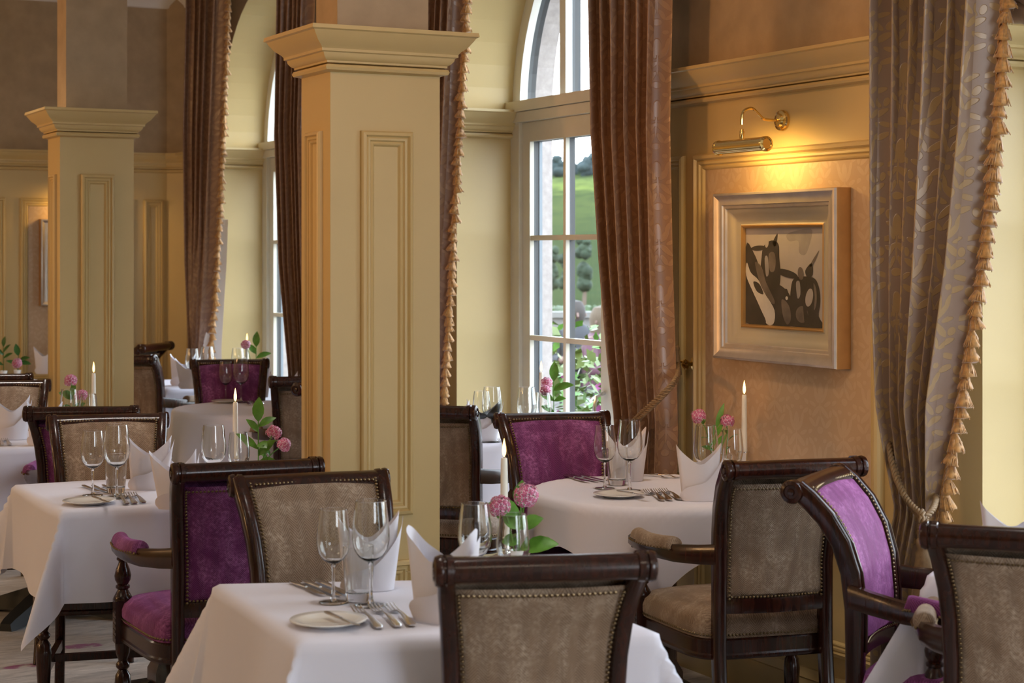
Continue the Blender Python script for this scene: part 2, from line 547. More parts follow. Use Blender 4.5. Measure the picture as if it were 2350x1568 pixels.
    def build(self, name, mats, parent=None, angle=40, fixn=False):
        me = bpy.data.meshes.new(name)
        me.from_pydata(self.v, [], self.f)
        if isinstance(mats, str):
            mats = [mats]
        for mn in mats:
            me.materials.append(MATS[mn])
        me.polygons.foreach_set('material_index', self.m)
        me.polygons.foreach_set('use_smooth', self.sm)
        if self.uv:
            ul = me.uv_layers.new(name='UVMap')
            for lp in me.loops:
                ul.data[lp.index].uv = self.uv.get(lp.vertex_index, (0, 0))
        if fixn:
            b = bmesh.new(); b.from_mesh(me)
            bmesh.ops.recalc_face_normals(b, faces=b.faces)
            b.to_mesh(me); b.free()
        me.update()
        try:
            me.set_sharp_from_angle(angle=radians(angle))
        except Exception:
            pass
        o = bpy.data.objects.new(name, me)
        COL.objects.link(o)
        if parent is not None:
            o.parent = parent
        return o

def tag(o, label, cat, group=None, kind=None):
    o['label'] = label
    if cat:
        o['category'] = cat
    if group:
        o['group'] = group
    if kind:
        o['kind'] = kind
    return o
def thing(name, label, cat, loc=(0, 0, 0), rotz=0, group=None):
    o = bpy.data.objects.new(name, None)
    COL.objects.link(o)
    o.empty_display_size = 0.1
    o.location = loc
    o.rotation_euler = (0, 0, rotz)
    return tag(o, label, cat, group)
def struct(o, label=None):
    o['kind'] = 'structure'
    if label:
        o['label'] = label
    return o
def stuff(o):
    o['kind'] = 'stuff'
    return o
def copy_tree(o, parent=None):
    c = o.copy()
    COL.objects.link(c)
    if parent is not None:
        c.parent = parent
    for ch in list(o.children):
        copy_tree(ch, c)
    return c

# ================================================================== THE ROOM
XW, XG, XO = 3.68, 3.99, 4.20           # inner wall face, window plane, outer wall face
YB, YF, XL, ZC = 12.05, -3.3, -6.2, 3.36
ZK = 2.245                               # cornice top / arch springing
RISE = 0.975
OPEN = [(9.42, 11.21), (5.83, 7.64), (2.25, 4.04), (-1.32, 0.47)]

def arch(y0, y1, n=28, z0=ZK, rise=RISE, ins=0.0):
    c = (y0 + y1) / 2; a = (y1 - y0) / 2 - ins; r = rise - ins
    return [(c - a * cos(pi * i / n), z0 + r * sin(pi * i / n)) for i in range(n + 1)]

b = MB(); b.box((XL - .3, YF - .3, -0.1), (XO, YB + .3, 0))
struct(b.build('floor', 'carpet'))
b = MB(); b.box((XL - .3, YF - .3, ZC), (XO, YB + .3, ZC + .1))
struct(b.build('ceiling', 'ceiling_white'))

# --- window wall
w = MB()
edges = sorted([YF] + [e for o in OPEN for e in o] + [YB])
for X, m1, m2 in ((XW, 0, 1), (XO, 2, 2)):
    for i in range(0, len(edges), 2):
        ya, yb = edges[i], edges[i + 1]
        for (za, zb, m) in ((0, ZK, m1), (ZK, ZC, m2)):
            w.add([(X, ya, za), (X, yb, za), (X, yb, zb), (X, ya, zb)], [(0, 1, 2, 3)], m, False)
    for (y0, y1) in OPEN:
        A = arch(y0, y1)
        for i in range(len(A) - 1):
            (ya, za), (yb, zb) = A[i], A[i + 1]
            w.add([(X, ya, za), (X, yb, zb), (X, yb, ZC), (X, ya, ZC)], [(0, 1, 2, 3)], m2, False)
for (y0, y1) in OPEN:
    for Xa, Xb, m in ((XW, XG + .07, 0), (XG + .07, XO, 2)):
        A = [(y0, 0)] + arch(y0, y1) + [(y1, 0)]
        for i in range(len(A) - 1):
            w.add([(Xa, A[i][0], A[i][1]), (Xa, A[i + 1][0], A[i + 1][1]), (Xb, A[i + 1][0], A[i + 1][1]), (Xb, A[i][0], A[i][1])], [(0, 1, 2, 3)], m, True)
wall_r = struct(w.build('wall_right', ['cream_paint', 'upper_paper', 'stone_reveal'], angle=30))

w = MB()
w.box((XL - .3, YB, 0), (XW + .2, YB + .25, ZK), 0)
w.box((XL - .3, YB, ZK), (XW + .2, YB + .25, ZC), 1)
# chamfered corner
for z0, z1, m in ((0, ZK, 0), (ZK, ZC, 1)):
    w.add([(3.57, YB - .001, z0), (XW - .001, 11.94, z0), (XW - .001, 11.94, z1), (3.57, YB - .001, z1)], [(0, 1, 2, 3)], m, False)
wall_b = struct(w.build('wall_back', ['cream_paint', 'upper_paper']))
w = MB()
w.box((XL - .25, YF, 0), (XL, YB, ZK), 0); w.box((XL - .25, YF, ZK), (XL, YB, ZC), 1)
struct(w.build('wall_left', ['cream_paint', 'upper_paper']))
w = MB()   # unseen wall behind the viewer; its tall opening is added for frontal fill
for xa, xb in ((XL, 1.4), (3.2, XO)):
    w.box((xa, YF - .25, 0), (xb, YF, ZC), 0)
for xa, xb in ((1.4, 3.2),):
    w.box((xa, YF - .25, 0), (xb, YF, 0.3), 0); w.box((xa, YF - .25, 2.9), (xb, YF, ZC), 0)
struct(w.build('wall_front', 'cream_paint'))

# --- cornice and other mouldings
def cornice_prof(zt=ZK, s=1.0):
    p = [(0.0, 0.0), (.092, 0.0), (.094, -.012), (.086, -.016), (.080, -.026), (.066, -.045), (.050, -.058), (.044, -.066), (.044, -.074), (.036, -.077),
         (.034, -.086), (.026, -.096), (.018, -.100), (.018, -.106), (.006, -.108), (.020, -.112), (.024, -.120), (.020, -.128), (.006, -.131), (0.0, -.134)]
    return [(o * s, zt + z * s) for o, z in p]
paths = [[(XL, YB), (3.57, YB), (XW, 11.94), (XW, 11.21), (XG, 11.21)]]
for (ya, yb) in ((9.42, 7.64), (5.83, 4.04), (2.25, 0.47)):
    paths.append([(XG, ya), (XW, ya), (XW, yb), (XG, yb)])
for i, p in enumerate(paths):
    b = MB(); b.sweep(p, cornice_prof())
    struct(b.build('trim_%d' % (i + 1), 'cream_paint', angle=28))
base_prof = [(0, .0), (.022, .0), (.022, .105), (.018, .115), (.024, .122), (.012, .135), (.008, .15), (0, .152)]
for nm, p in (('baseboard_back', [(XL, YB), (3.57, YB), (XW, 11.94), (XW, 11.21), (XG, 11.21)]),
              ('baseboard_right', [(XG, 9.42), (XW, 9.42), (XW, 7.64), (XG, 7.64)]),
              ('baseboard_right', [(XG, 5.83), (XW, 5.83), (XW, 4.04), (XG, 4.04)]),
              ('baseboard_right', [(XG, 2.25), (XW, 2.25), (XW, .47), (XG, .47)])):
    b = MB(); b.sweep(p, base_prof)
    struct(b.build(nm, 'cream_paint', angle=28))
crown = [(0, ZC - .11), (.012, ZC - .105), (.02, ZC - .085), (.06, ZC - .035), (.085, ZC - .012), (.09, ZC)]
b = MB(); b.sweep([(XL, YB), (XW, YB), (XW, YF)], crown)
struct(b.build('trim_6', 'ceiling_white', angle=28))

FRAME_P = [(0, 0), (0, .013), (-.005, .020), (-.014, .023), (-.019, .013), (-.024, .016), (-.030, .015), (-.034, .008), (-.040, .011), (-.044, .009), (-.048, .002), (-.05, 0)]
def face_matrix(origin, u, wn):
    u = Vector(u); wn = Vector(wn); v = Vector((0, 0, 1))
    M = Matrix(((u.x, v.x, wn.x, origin[0]), (u.y, v.y, wn.y, origin[1]), (u.z, v.z, wn.z, origin[2]), (0, 0, 0, 1)))
    return M
def panel_frame(parent, M, u0, u1, z0, z1, s=1.0, label=None):
    b = MB()
    b.sweep([(u0, z0), (u1, z0), (u1, z1), (u0, z1)], [(o * s, wv * s) for o, wv in FRAME_P], closed=True, M=M)
    o = b.build('panel_moulding', 'cream_paint', parent, angle=25)
    if label:
        o['label'] = label
    return o
def paper(parent, M, u0, u1, z0, z1):
    b = MB(); b.box((u0, z0, 0), (u1, z1, .003), M=M)
    for i, vtx in enumerate(b.v):
        pass
    uvs = [(u0, z0), (u1, z0), (u1, z1), (u0, z1)] * 2
    for i, q in enumerate(uvs):
        b.uv[i] = q
    o = b.build('wallpaper_panel', 'panel_paper', parent)
    o['label'] = 'beige damask wallpaper panel'
    return o

MR = face_matrix((XW, 0, 0), (0, -1, 0), (-1, 0, 0))     # u = -Y
for c in (5.03 + 3.57, 5.03):
    paper(wall_r, MR, -(c + .49), -(c - .49), .76, 1.87)
    panel_frame(wall_r, MR, -(c + .54), -(c - .54), .705, 1.925, 1.25)
    panel_frame(wall_r, MR, -(c + .54), -(c - .54), .22, .60)
    panel_frame(wall_r, MR, -(c + .775), -(c + .615), .705, 1.925)
    panel_frame(wall_r, MR, -(c - .615), -(c - .84), .705, 1.925)
MBK = face_matrix((0, YB, 0), (1, 0, 0), (0, -1, 0))
paper(wall_b, MBK, 2.62, 3.28, .76, 1.87)
for (u0, u1) in ((2.565, 3.33), (3.405, 3.545), (2.27, 2.47), (1.0, 2.17), (0.0, .8)):
    panel_frame(wall_b, MBK, u0, u1, .705, 1.925, 1.1)
    panel_frame(wall_b, MBK, u0, u1, .22, .60)

# --- columns
def column(x0, y0, label, wx=.368, wy=.247):
    root = thing('column', label, 'column', (x0 + wx / 2, y0 + wy / 2, 0))
    root['kind'] = 'structure'
    hx, hy = wx / 2, wy / 2
    b = MB(); b.box((-hx, -hy, 0), (hx, hy, ZK - .05)); b.build('shaft', 'cream_paint', root)
    b = MB(); b.box((-hx + .038, -hy + .038, ZK - .05), (hx - .022, hy - .03, ZC))
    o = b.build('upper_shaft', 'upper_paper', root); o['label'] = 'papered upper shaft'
    rect = [(-hx, -hy), (-hx, hy), (hx, hy), (hx, -hy)]
    rect = rect[::-1]
    b = MB(); b.sweep(rect, cornice_prof(), closed=True)
    b.box((-hx, -hy, ZK - .04), (hx, hy, ZK - .002))
    b.build('capital', 'cream_paint', root, angle=28)
    b = MB(); b.sweep(rect, base_prof, closed=True); b.build('plinth', 'cream_paint', root, angle=28)
    Mf = face_matrix((0, -hy, 0), (1, 0, 0), (0, -1, 0))
    Ml = face_matrix((-hx, 0, 0), (0, -1, 0), (-1, 0, 0))
    Mr = face_matrix((hx, 0, 0), (0, 1, 0), (1, 0, 0))
    Mk = face_matrix((0, hy, 0), (-1, 0, 0), (0, 1, 0))
    for M, hw in ((Mf, hx), (Ml, hy), (Mr, hy), (Mk, hx)):
        i = .097 if hw == hx else .062
        s = .95 if hw == hx else .75
        panel_frame(root, M, -hw + i, hw - i, .745, 1.935, s)
        panel_frame(root, M, -hw + i, hw - i, .22, .605, s)
    return root
column(2.01, 5.06, 'cream panelled column in the middle, the nearer of the two')
column(1.995, 8.487, 'cream panelled column at the left, the farther of the two', .356)

# --- windows
def bars(y0, y1, X0, X1, root_m, mat, name, parent):
    pass
def window(n, y0, y1, full=True):
    fw = .085
    b = MB()
    b.box((XG - .02, y0, 0), (XG + .07, y0 + fw, ZK + .03)); b.box((XG - .02, y1 - fw, 0), (XG + .07, y1, ZK + .03))
    root = struct(b.build('window_%d' % n, 'window_paint'))
    b = MB(); b.box((XG - .035, y0, 2.185), (XG + .07, y1, 2.232)); b.box((XG - .05, y0, 2.235), (XG + .07, y1, 2.285))
    b.build('transom', 'window_paint', root)
    # arched head
    for X0, X1, mt, nm, ins, wd in ((XG - .01, XG + .03, 'white_paint', 'arch_frame', 0, .075), (XG + .03, XG + .075, 'spacer_grey', 'outer_arch_frame', .05, .024)):
        b = MB()
        A = arch(y0, y1, 32, rise=RISE, ins=ins); B = arch(y0, y1, 32, rise=RISE, ins=ins + wd)
        for i in range(32):
            q = [(X0, *A[i]), (X0, *A[i + 1]), (X0, *B[i + 1]), (X0, *B[i]), (X1, *A[i]), (X1, *A[i + 1]), (X1, *B[i + 1]), (X1, *B[i])]
            b.add(q, [(0, 1, 2, 3), (4, 7, 6, 5), (3, 2, 6, 7), (0, 4, 5, 1)], 0, True)
        b.build(nm, mt, root, angle=30)
    c = (y0 + y1) / 2
    for m in (c - .415, c + .415):
        zt = ZK + RISE * sqrt(max(0, 1 - ((m - c) / ((y1 - y0) / 2)) ** 2)) - .04
        b = MB(); b.box((XG - .005, m - .028, 2.28), (XG + .03, m + .028, zt)); b.build('mullion', 'white_paint', root)
        b = MB(); b.box((XG + .03, m - .028, 2.28), (XG + .075, m + .028, zt)); b.build('outer_mullion', 'spacer_grey', root)
    # three panes of the arched head
    ys = [y0 + .02, c - .42, c + .42, y1 - .02]
    for k in range(3):
        b = MB(); nn = 10
        for i in range(nn):
            ya = ys[k] + (ys[k + 1] - ys[k]) * i / nn; yb = ys[k] + (ys[k + 1] - ys[k]) * (i + 1) / nn
            hw = (y1 - y0) / 2 - .02
            za = ZK + (RISE - .03) * sqrt(max(0, 1 - ((ya - c) / hw) ** 2)); zb = ZK + (RISE - .03) * sqrt(max(0, 1 - ((yb - c) / hw) ** 2))
            b.add([(XG + .02, ya, 2.28), (XG + .02, yb, 2.28), (XG + .02, yb, max(2.281, zb)), (XG + .02, ya, max(2.281, za))], [(0, 1, 2, 3)], 0, False)
        b.build('pane', 'window_glass', root)
    # two glazed leaves
    zr = [.22, .685, 1.155, 1.63, 2.09]
    for s in (0, 1):
        a, e = (y0 + fw, c) if s == 0 else (c, y1 - fw)
        st = .075
        leaf = MB()
        for X0, X1, mt, nm, g in ((XG, XG + .022, 'window_paint', 'leaf', 0), (XG + .022, XG + .052, 'spacer_grey', 'outer_leaf', .004), (XG + .052, XG + .068, 'outer_paint', 'outer_sash', .0)):
            leaf = MB()
            leaf.box((X0, a, .02), (X1, a + st - g, 2.183)); leaf.box((X0, e - st + g, .02), (X1, e, 2.183))
            leaf.box((X0, a + st - g, zr[4]), (X1, e - st + g, 2.183)); leaf.box((X0, a + st - g, .02), (X1, e - st + g, zr[0]))
            lo = leaf.build(nm, mt, root)
            if nm == 'leaf':
                L0 = lo
        m = (a + e) / 2
        b = MB(); b.box((XG + .002, m - .012, zr[0]), (XG + .022, m + .012, zr[4])); b.build('glazing_bar', 'window_paint', L0)
        b = MB(); b.box((XG + .022, m - .011, zr[0]), (XG + .052, m + .011, zr[4])); b.build('spacer_bar', 'spacer_grey', L0)
        for z in zr[1:4]:
            b = MB(); b.box((XG + .003, a + st, z - .012), (XG + .0205, e - st, z + .012)); b.build('glazing_bar', 'window_paint', L0)
            b = MB(); b.box((XG + .0225, a + st, z - .0105), (XG + .051, e - st, z + .0105)); b.build('spacer_bar', 'spacer_grey', L0)
        for (ya, yb) in ((a + st, m), (m, e - st)):
            for k in range(4):
                b = MB(); b.add([(XG + .016, ya, zr[k]), (XG + .016, yb, zr[k]), (XG + .016, yb, zr[k + 1]), (XG + .016, ya, zr[k + 1])], [(0, 1, 2, 3)], 0, False)
                b.build('pane', 'window_glass', L0)
        if s == 1:
            yh = a + .04
            b = MB(); b.tube([(XG, yh, .80), (XG - .045, yh, .815), (XG - .055, yh, .87), (XG - .045, yh, .925), (XG, yh, .94)], .009, 8)
            b.build('handle', 'steel', L0)
    return root
for i, (y0, y1) in enumerate(OPEN):
    window(i + 1, y0, y1)

# ================================================================== OUTSIDE
b = MB(); b.box((XO, -20, -.12), (26, 45, -.02))
struct(b.build('terrace_floor', 'terrace'))
# land rising to a wooded hill
def land(u, v):
    a = radians(-6 + 62 * u)         # bearing from the room's Y axis
    r = 24 + 520 * v ** 1.2
    z = -.3 + 25 * (v ** 2.5) + 2.0 * sin(9 * u + 3 * v) * v + 1.2 * sin(23 * u) * v
    return (r * sin(a), r * cos(a), z)
b = MB(); b.grid(land, 90, 60)
struct(b.build('hill', 'hillside'))
def blob_tree(name, label, x, y, z0, h, r, mat, group, seed, trunk=True):
    rr = random.Random(seed)
    root = thing(name, label, 'tree', (x, y, z0), 0, group)
    b = MB()
    for k in range(20):
        a = rr.uniform(0, 2 * pi); q = rr.uniform(0, .5) * r; zz = h * rr.uniform(.30, .88); s = r * rr.uniform(.42, .66) * (1.12 - .4 * zz / h)
        bm = bmesh.new(); bmesh.ops.create_icosphere(bm, subdivisions=2, radius=1)
        vs = [(q * cos(a) + s * v.co.x * rr.uniform(.82, 1.15), q * sin(a) + s * v.co.y * rr.uniform(.82, 1.15), zz + s * v.co.z * rr.uniform(.8, 1.15)) for v in bm.verts]
        fs = [tuple(v.index for v in f.verts) for f in bm.faces]
        bm.free(); b.add(vs, fs, 0, False)
    b.build('crown', mat, root)
    b = MB(); b.tube([(0, 0, 0), (0.02 * h, 0, h * .3), (0, 0.02 * h, h * .6)], [h * .03, h * .024, h * .012], 7); b.build('trunk', 'trunk', root)
    return root
tr = random.Random(3)
def bear(x, D):
    return cd((x - 1175) / F * D, D)
for i, (x, D, ytop, wpx, lab) in enumerate(((1262, 62, 560, 40, 'grey green tree beyond the terrace, leftmost seen through the near window'), (1300, 68, 575, 40, 'low grey green tree behind the glazing bar of the near window'),
        (1340, 58, 535, 46, 'tallest grey green tree beyond the terrace, in the near window'), (1398, 66, 560, 46, 'grey green tree beyond the terrace, beside the brown curtain'), (655, 72, 560, 46, 'grey green tree seen through the far window'))):
    X, Y = bear(x, D)
    h = (H + (HY - ytop) / F * D) + .4
    blob_tree('tree', lab, X, Y, -.3, max(2.0, h), wpx / F * D * .6, 'tree_green', 'trees beyond the terrace hedge', 20 + i)
ORD = ['first', 'second', 'third', 'fourth', 'fifth', 'sixth', 'seventh', 'eighth', 'ninth', 'tenth']
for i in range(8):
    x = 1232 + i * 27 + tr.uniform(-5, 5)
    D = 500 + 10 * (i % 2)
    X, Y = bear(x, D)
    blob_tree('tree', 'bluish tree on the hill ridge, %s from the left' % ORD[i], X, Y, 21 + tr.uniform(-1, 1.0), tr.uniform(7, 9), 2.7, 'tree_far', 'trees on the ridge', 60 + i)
# hedge, low wall
def at_wall_line(D, x):
    return bear(x, D)
p0 = bear(900, 27); p1 = bear(1700, 27)
b = MB()
rr = random.Random(5)
d = Vector((p1[0] - p0[0], p1[1] - p0[1], 0)); L = d.length; d.normalize(); nn = Vector((-d.y, d.x, 0))
def hedge_fn(u, v):
    prof = [(-.35, 0), (-.38, .35), (-.33, .78), (-.2, .86), (.2, .86), (.33, .78), (.38, .35), (.35, 0)]
    k = min(6, int(v * 7)); f = v * 7 - k
    o = prof[k][0] + (prof[k + 1][0] - prof[k][0]) * f; z = prof[k][1] + (prof[k + 1][1] - prof[k][1]) * f
    q = Vector((p0[0], p0[1], -.13)) + d * (u * L) + nn * (o + rr.uniform(-.05, .05)) + Vector((0, 0, z + rr.uniform(-.04, .04)))
    return q
b.grid(hedge_fn, 160, 14, smooth=False)
tag(b.build('clipped_hedge', 'hedge_green'), 'clipped bright green hedge behind the low white terrace wall', 'hedge')
p0 = bear(900, 22); p1 = bear(1700, 22)
M = Matrix.Translation((p0[0], p0[1], 0)) @ Matrix.Rotation(atan2(p1[1] - p0[1], p1[0] - p0[0]), 4, 'Z')
LL = (Vector(p1) - Vector(p0)).length
wt = thing('garden_wall', 'low white terrace wall in front of the clipped hedge', 'wall', (0, 0, 0))
b = MB(); b.box((0, -.1, -.02), (LL, .1, .76), 0, M); b.build('wall_body', 'white_wall', wt)
b = MB(); b.box((0, -.15, .76), (LL, .15, .83), 0, M); b.build('coping', 'white_wall', wt)

# guests seated outside, seen from behind and out of focus
def guest(label, x, ytop, D, cloth, hair, turn, long=False):
    X, Y = bear(x, D)
    ztop = H + (HY - ytop) / F * D
    root = thing('person', label, 'person', (X, Y, 0), turn)
    me = bpy.data.meshes.new('body'); bm = bmesh.new()
    zh = ztop - .12; s0 = zh - .58
    J = {'pel': ((0, 0, s0), .15), 'wai': ((0, .02, s0 + .15), .14), 'che': ((0, .03, s0 + .32), .165), 'nec': ((0, .02, s0 + .45), .062), 'hea': ((0, -.01, zh - .03), .092), 'top': ((0, -.01, zh + .05), .085),
         'ls': ((-.17, .02, s0 + .37), .068), 'le': ((-.23, -.04, s0 + .10), .05), 'lh': ((-.16, -.28, s0 + .10), .038), 'rs': ((.17, .02, s0 + .37), .068), 're': ((.23, -.04, s0 + .10), .05), 'rh': ((.16, -.28, s0 + .10), .038),
         'lk': ((-.11, -.42, s0 - .01), .075), 'lf': ((-.12, -.40, .06), .05), 'rk': ((.11, -.42, s0 - .01), .075), 'rf': ((.12, -.40, .06), .05), 'lt': ((-.12, -.52, .03), .035), 'rt': ((.12, -.52, .03), .035)}
    V = {k: bm.verts.new(p) for k, (p, r) in J.items()}
    for a, c in (('pel', 'wai'), ('wai', 'che'), ('che', 'nec'), ('nec', 'hea'), ('hea', 'top'), ('che', 'ls'), ('ls', 'le'), ('le', 'lh'), ('che', 'rs'), ('rs', 're'), ('re', 'rh'), ('pel', 'lk'), ('lk', 'lf'), ('lf', 'lt'), ('pel', 'rk'), ('rk', 'rf'), ('rf', 'rt')):
        bm.edges.new((V[a], V[c]))
    bm.to_mesh(me); keys = list(J); bm.free()
    o = bpy.data.objects.new('body', me); COL.objects.link(o); o.parent = root
    sk = o.modifiers.new('s', 'SKIN')
    for i, k in enumerate(keys):
        me.skin_vertices[0].data[i].radius = (J[k][1], J[k][1])
        me.skin_vertices[0].data[i].use_root = (k == 'pel')
    o.modifiers.new('sub', 'SUBSURF').levels = 1
    me.materials.append(MATS['skin'])
    # clothing shell over torso
    b = MB()
    b.loft([[Vector((rx * cos(t), .02 + ry * sin(t), z)) for t in [2 * pi * k / 16 for k in range(16)]] for (rx, ry, z) in ((.20, .18, s0 - .06), (.185, .165, s0 + .14), (.215, .17, s0 + .30), (.20, .14, s0 + .40), (.09, .085, s0 + .46))])
    b.build('jacket', cloth, root)
    b = MB()
    for sx in (-1, 1):
        b.tube([(sx * .16, .02, s0 + .38), (sx * .225, -.02, s0 + .22), (sx * .235, -.05, s0 + .10), (sx * .19, -.2, s0 + .10)], [.075, .068, .06, .05], 10)
    b.build('sleeves', cloth, root)
    b = MB()
    b.lathe([(.001, zh + .135), (.06, zh + .12), (.098, zh + .06), (.106, zh), (.10, zh - .05), (.085 if not long else .10, zh - .09 if not long else zh - .2)], (0, .015, 0), 14, mod=lambda a, i: 1.0)
    b.build('hair', hair, root)
    b = MB()
    for sx in (-1, 1):
        b.lathe([(.001, .02), (.012, .01), (.012, -.01), (.001, -.02)], (sx * .1, 0, zh - .02), 8)
    b.build('ears', 'skin', root)
    b = MB(); b.tube([(0, -.095, zh + .0), (0, -.122, zh - .035), (0, -.10, zh - .045)], .012, 6); b.build('nose', 'skin', root)
    # garden chair below
    ch = thing('garden_chair', 'garden chair under the guest ' + ('with grey hair' if not long else 'with long fair hair'), 'chair', (X, Y, 0), turn)
    sz = s0 - .1
    b = MB(); b.box((-.22, -.26, sz - .03), (.22, .2, sz)); b.build('seat', 'dark_iron', ch)
    b = MB(); b.box((-.22, .2, sz), (.22, .23, sz + .4)); b.build('backrest', 'dark_iron', ch)
    for sx in (-.2, .2):
        for sy in (-.24, .2):
            b = MB(); b.tube([(sx, sy, 0), (sx, sy, sz - .02)], .014, 6); b.build('leg', 'dark_iron', ch)
guest('person with grey hair in a dark jacket seated outside the window', 1322, 692, 18.6, 'jacket_grey', 'hair_grey', radians(-20))
guest('person with long fair hair in pink seated outside, nearer the curtain', 1380, 706, 17.2, 'dress_pink', 'hair_blond', radians(30), True)

# flowering shrub in a trough just outside the near window
def planter(label, X, Y, seed, n=420):
    rr = random.Random(seed)
    root = thing('flower_trough', label, 'planter', (X, Y, -.02))
    b = MB(); b.box((-.3, -.75, 0), (.3, .75, .42)); b.build('trough', 'dark_iron', root)
    b = MB(); b.box((-.27, -.72, .40), (.27, .72, .43)); b.build('soil', 'soil', root)
    b = MB()
    def leaf(b, c, L, m):
        d = Vector((rr.uniform(-1, 1), rr.uniform(-1, 1), rr.uniform(-.5, .9))).normalized()
        s = d.cross(Vector((rr.uniform(-1, 1), rr.uniform(-1, 1), 1))).normalized() * L * .28
        b.add([c, c + d * L * .5 + s, c + d * L, c + d * L * .5 - s], [(0, 1, 2, 3)], m, False)
    for k in range(n * 3):
        c = Vector((rr.uniform(-.34, .34), rr.uniform(-.85, .85), .44 + rr.uniform(0, .55) * (1 if rr.random() < .7 else 1.35)))
        leaf(b, c, rr.uniform(.05, .10), 0 if rr.random() < (.75 if c.z > .85 else .45) else 1)
    stuff(b.build('foliage', ['lime_leaf', 'green_leaf'], root))
    for k in range(34):
        b = MB(); c = Vector((rr.uniform(-.38, .38), rr.uniform(-.85, .85), rr.uniform(.46, .86)))
        nrm = Vector((rr.uniform(-1, -.2), rr.uniform(-1, -.1), rr.uniform(-.1, .6))).normalized()
        s = nrm.cross(Vector((0, 0, 1))).normalized(); t = nrm.cross(s)
        ring = [c + (s * cos(2 * pi * i / 10) + t * sin(2 * pi * i / 10)) * (.034 if i % 2 == 0 else .025) + nrm * .012 for i in range(10)]
        b.add(ring + [c], [(i, (i + 1) % 10, 10) for i in range(10)], 0, True)
        b.build('blossom', 'petunia', root)
    return root
PX, PY = bear(1345, 9.9)
planter('trough of pink petunias and pale leaves outside the near window', PX + .05, PY, 11)
PX, PY = bear(690, 13.2)
planter('trough of pink petunias and pale leaves outside the far window', PX + .1, PY, 12)

# ================================================================== CHAIRS
STILE = [(-.318, 0.0), (-.268, .14), (-.232, .30), (-.220, .43), (-.221, .56), (-.221, .664), (-.231, .757), (-.253, .830), (-.290, .892), (-.334, .939), (-.364, .963)]
SXT = [(0, .170), (.20, .168), (.45, .166), (.68, .165), (.80, .171), (.89, .182), (.97, .192)]
def sx_at(z):
    for (za, a), (zb, c) in zip(SXT, SXT[1:]):
        if z <= zb:
            return a + (c - a) * max(0, z - za) / (zb - za)
    return SXT[-1][1]
def yc(z):
    for i in range(len(STILE) - 1):
        (ya, za), (yb, zb) = STILE[i], STILE[i + 1]
        if z <= zb:
            f = (z - za) / (zb - za)
            return ya + (yb - ya) * f
    return STILE[-1][0]
def curve_pt(t, top=.905):      # along the padded part of the back, t 0..1
    z = .572 + (top - .572) * t
    y = yc(z)
    dy = yc(z + .012) - yc(z - .012)
    n = Vector((0, .024, -dy)).normalized()     # towards the sitter
    return Vector((0, y, z)), n
def seat_outline(n=44, s=1.0, grow=0.0):
    pts = []
    for k in range(n):
        a = 2 * pi * k / n
        c, q = cos(a), sin(a)
        e = 0.34
        x = math.copysign(abs(c) ** e, c); y = math.copysign(abs(q) ** e, q)
        hw = .215 + .052 * (y + 1) / 2
        yy = .012 + y * .222
        if y > 0:
            yy += .040 * (1 - min(1, (x) ** 2))
        pts.append(((x * (hw + grow)) * s, .012 + (yy - .012) * s + (grow * y)))
    return pts
def nail(b, p, n, r=.0044):
    n = Vector(n).normalized()
    s = n.cross(Vector((.13, .3, .94))).normalized(); t = n.cross(s)
    p = Vector(p)
    ring = [p + (s * cos(2 * pi * i / 6) + t * sin(2 * pi * i / 6)) * r for i in range(6)]
    ring2 = [p + n * r * .55 + (s * cos(2 * pi * i / 6) + t * sin(2 * pi * i / 6)) * r * .62 for i in range(6)]
    b.add(ring + ring2 + [p + n * r * .8], [(i, (i + 1) % 6, 6 + (i + 1) % 6, 6 + i) for i in range(6)] + [(6 + i, 6 + (i + 1) % 6, 12) for i in range(6)], 0, True)
def resample(P, step):
    P = [Vector(p) for p in P]
    out = []; acc = 0.0; nxt = 0.0
    for i in range(len(P) - 1):
        L = (P[i + 1] - P[i]).length
        while nxt <= acc + L:
            out.append((P[i].lerp(P[i + 1], (nxt - acc) / L if L else 0), i)); nxt += step
        acc += L
    return out

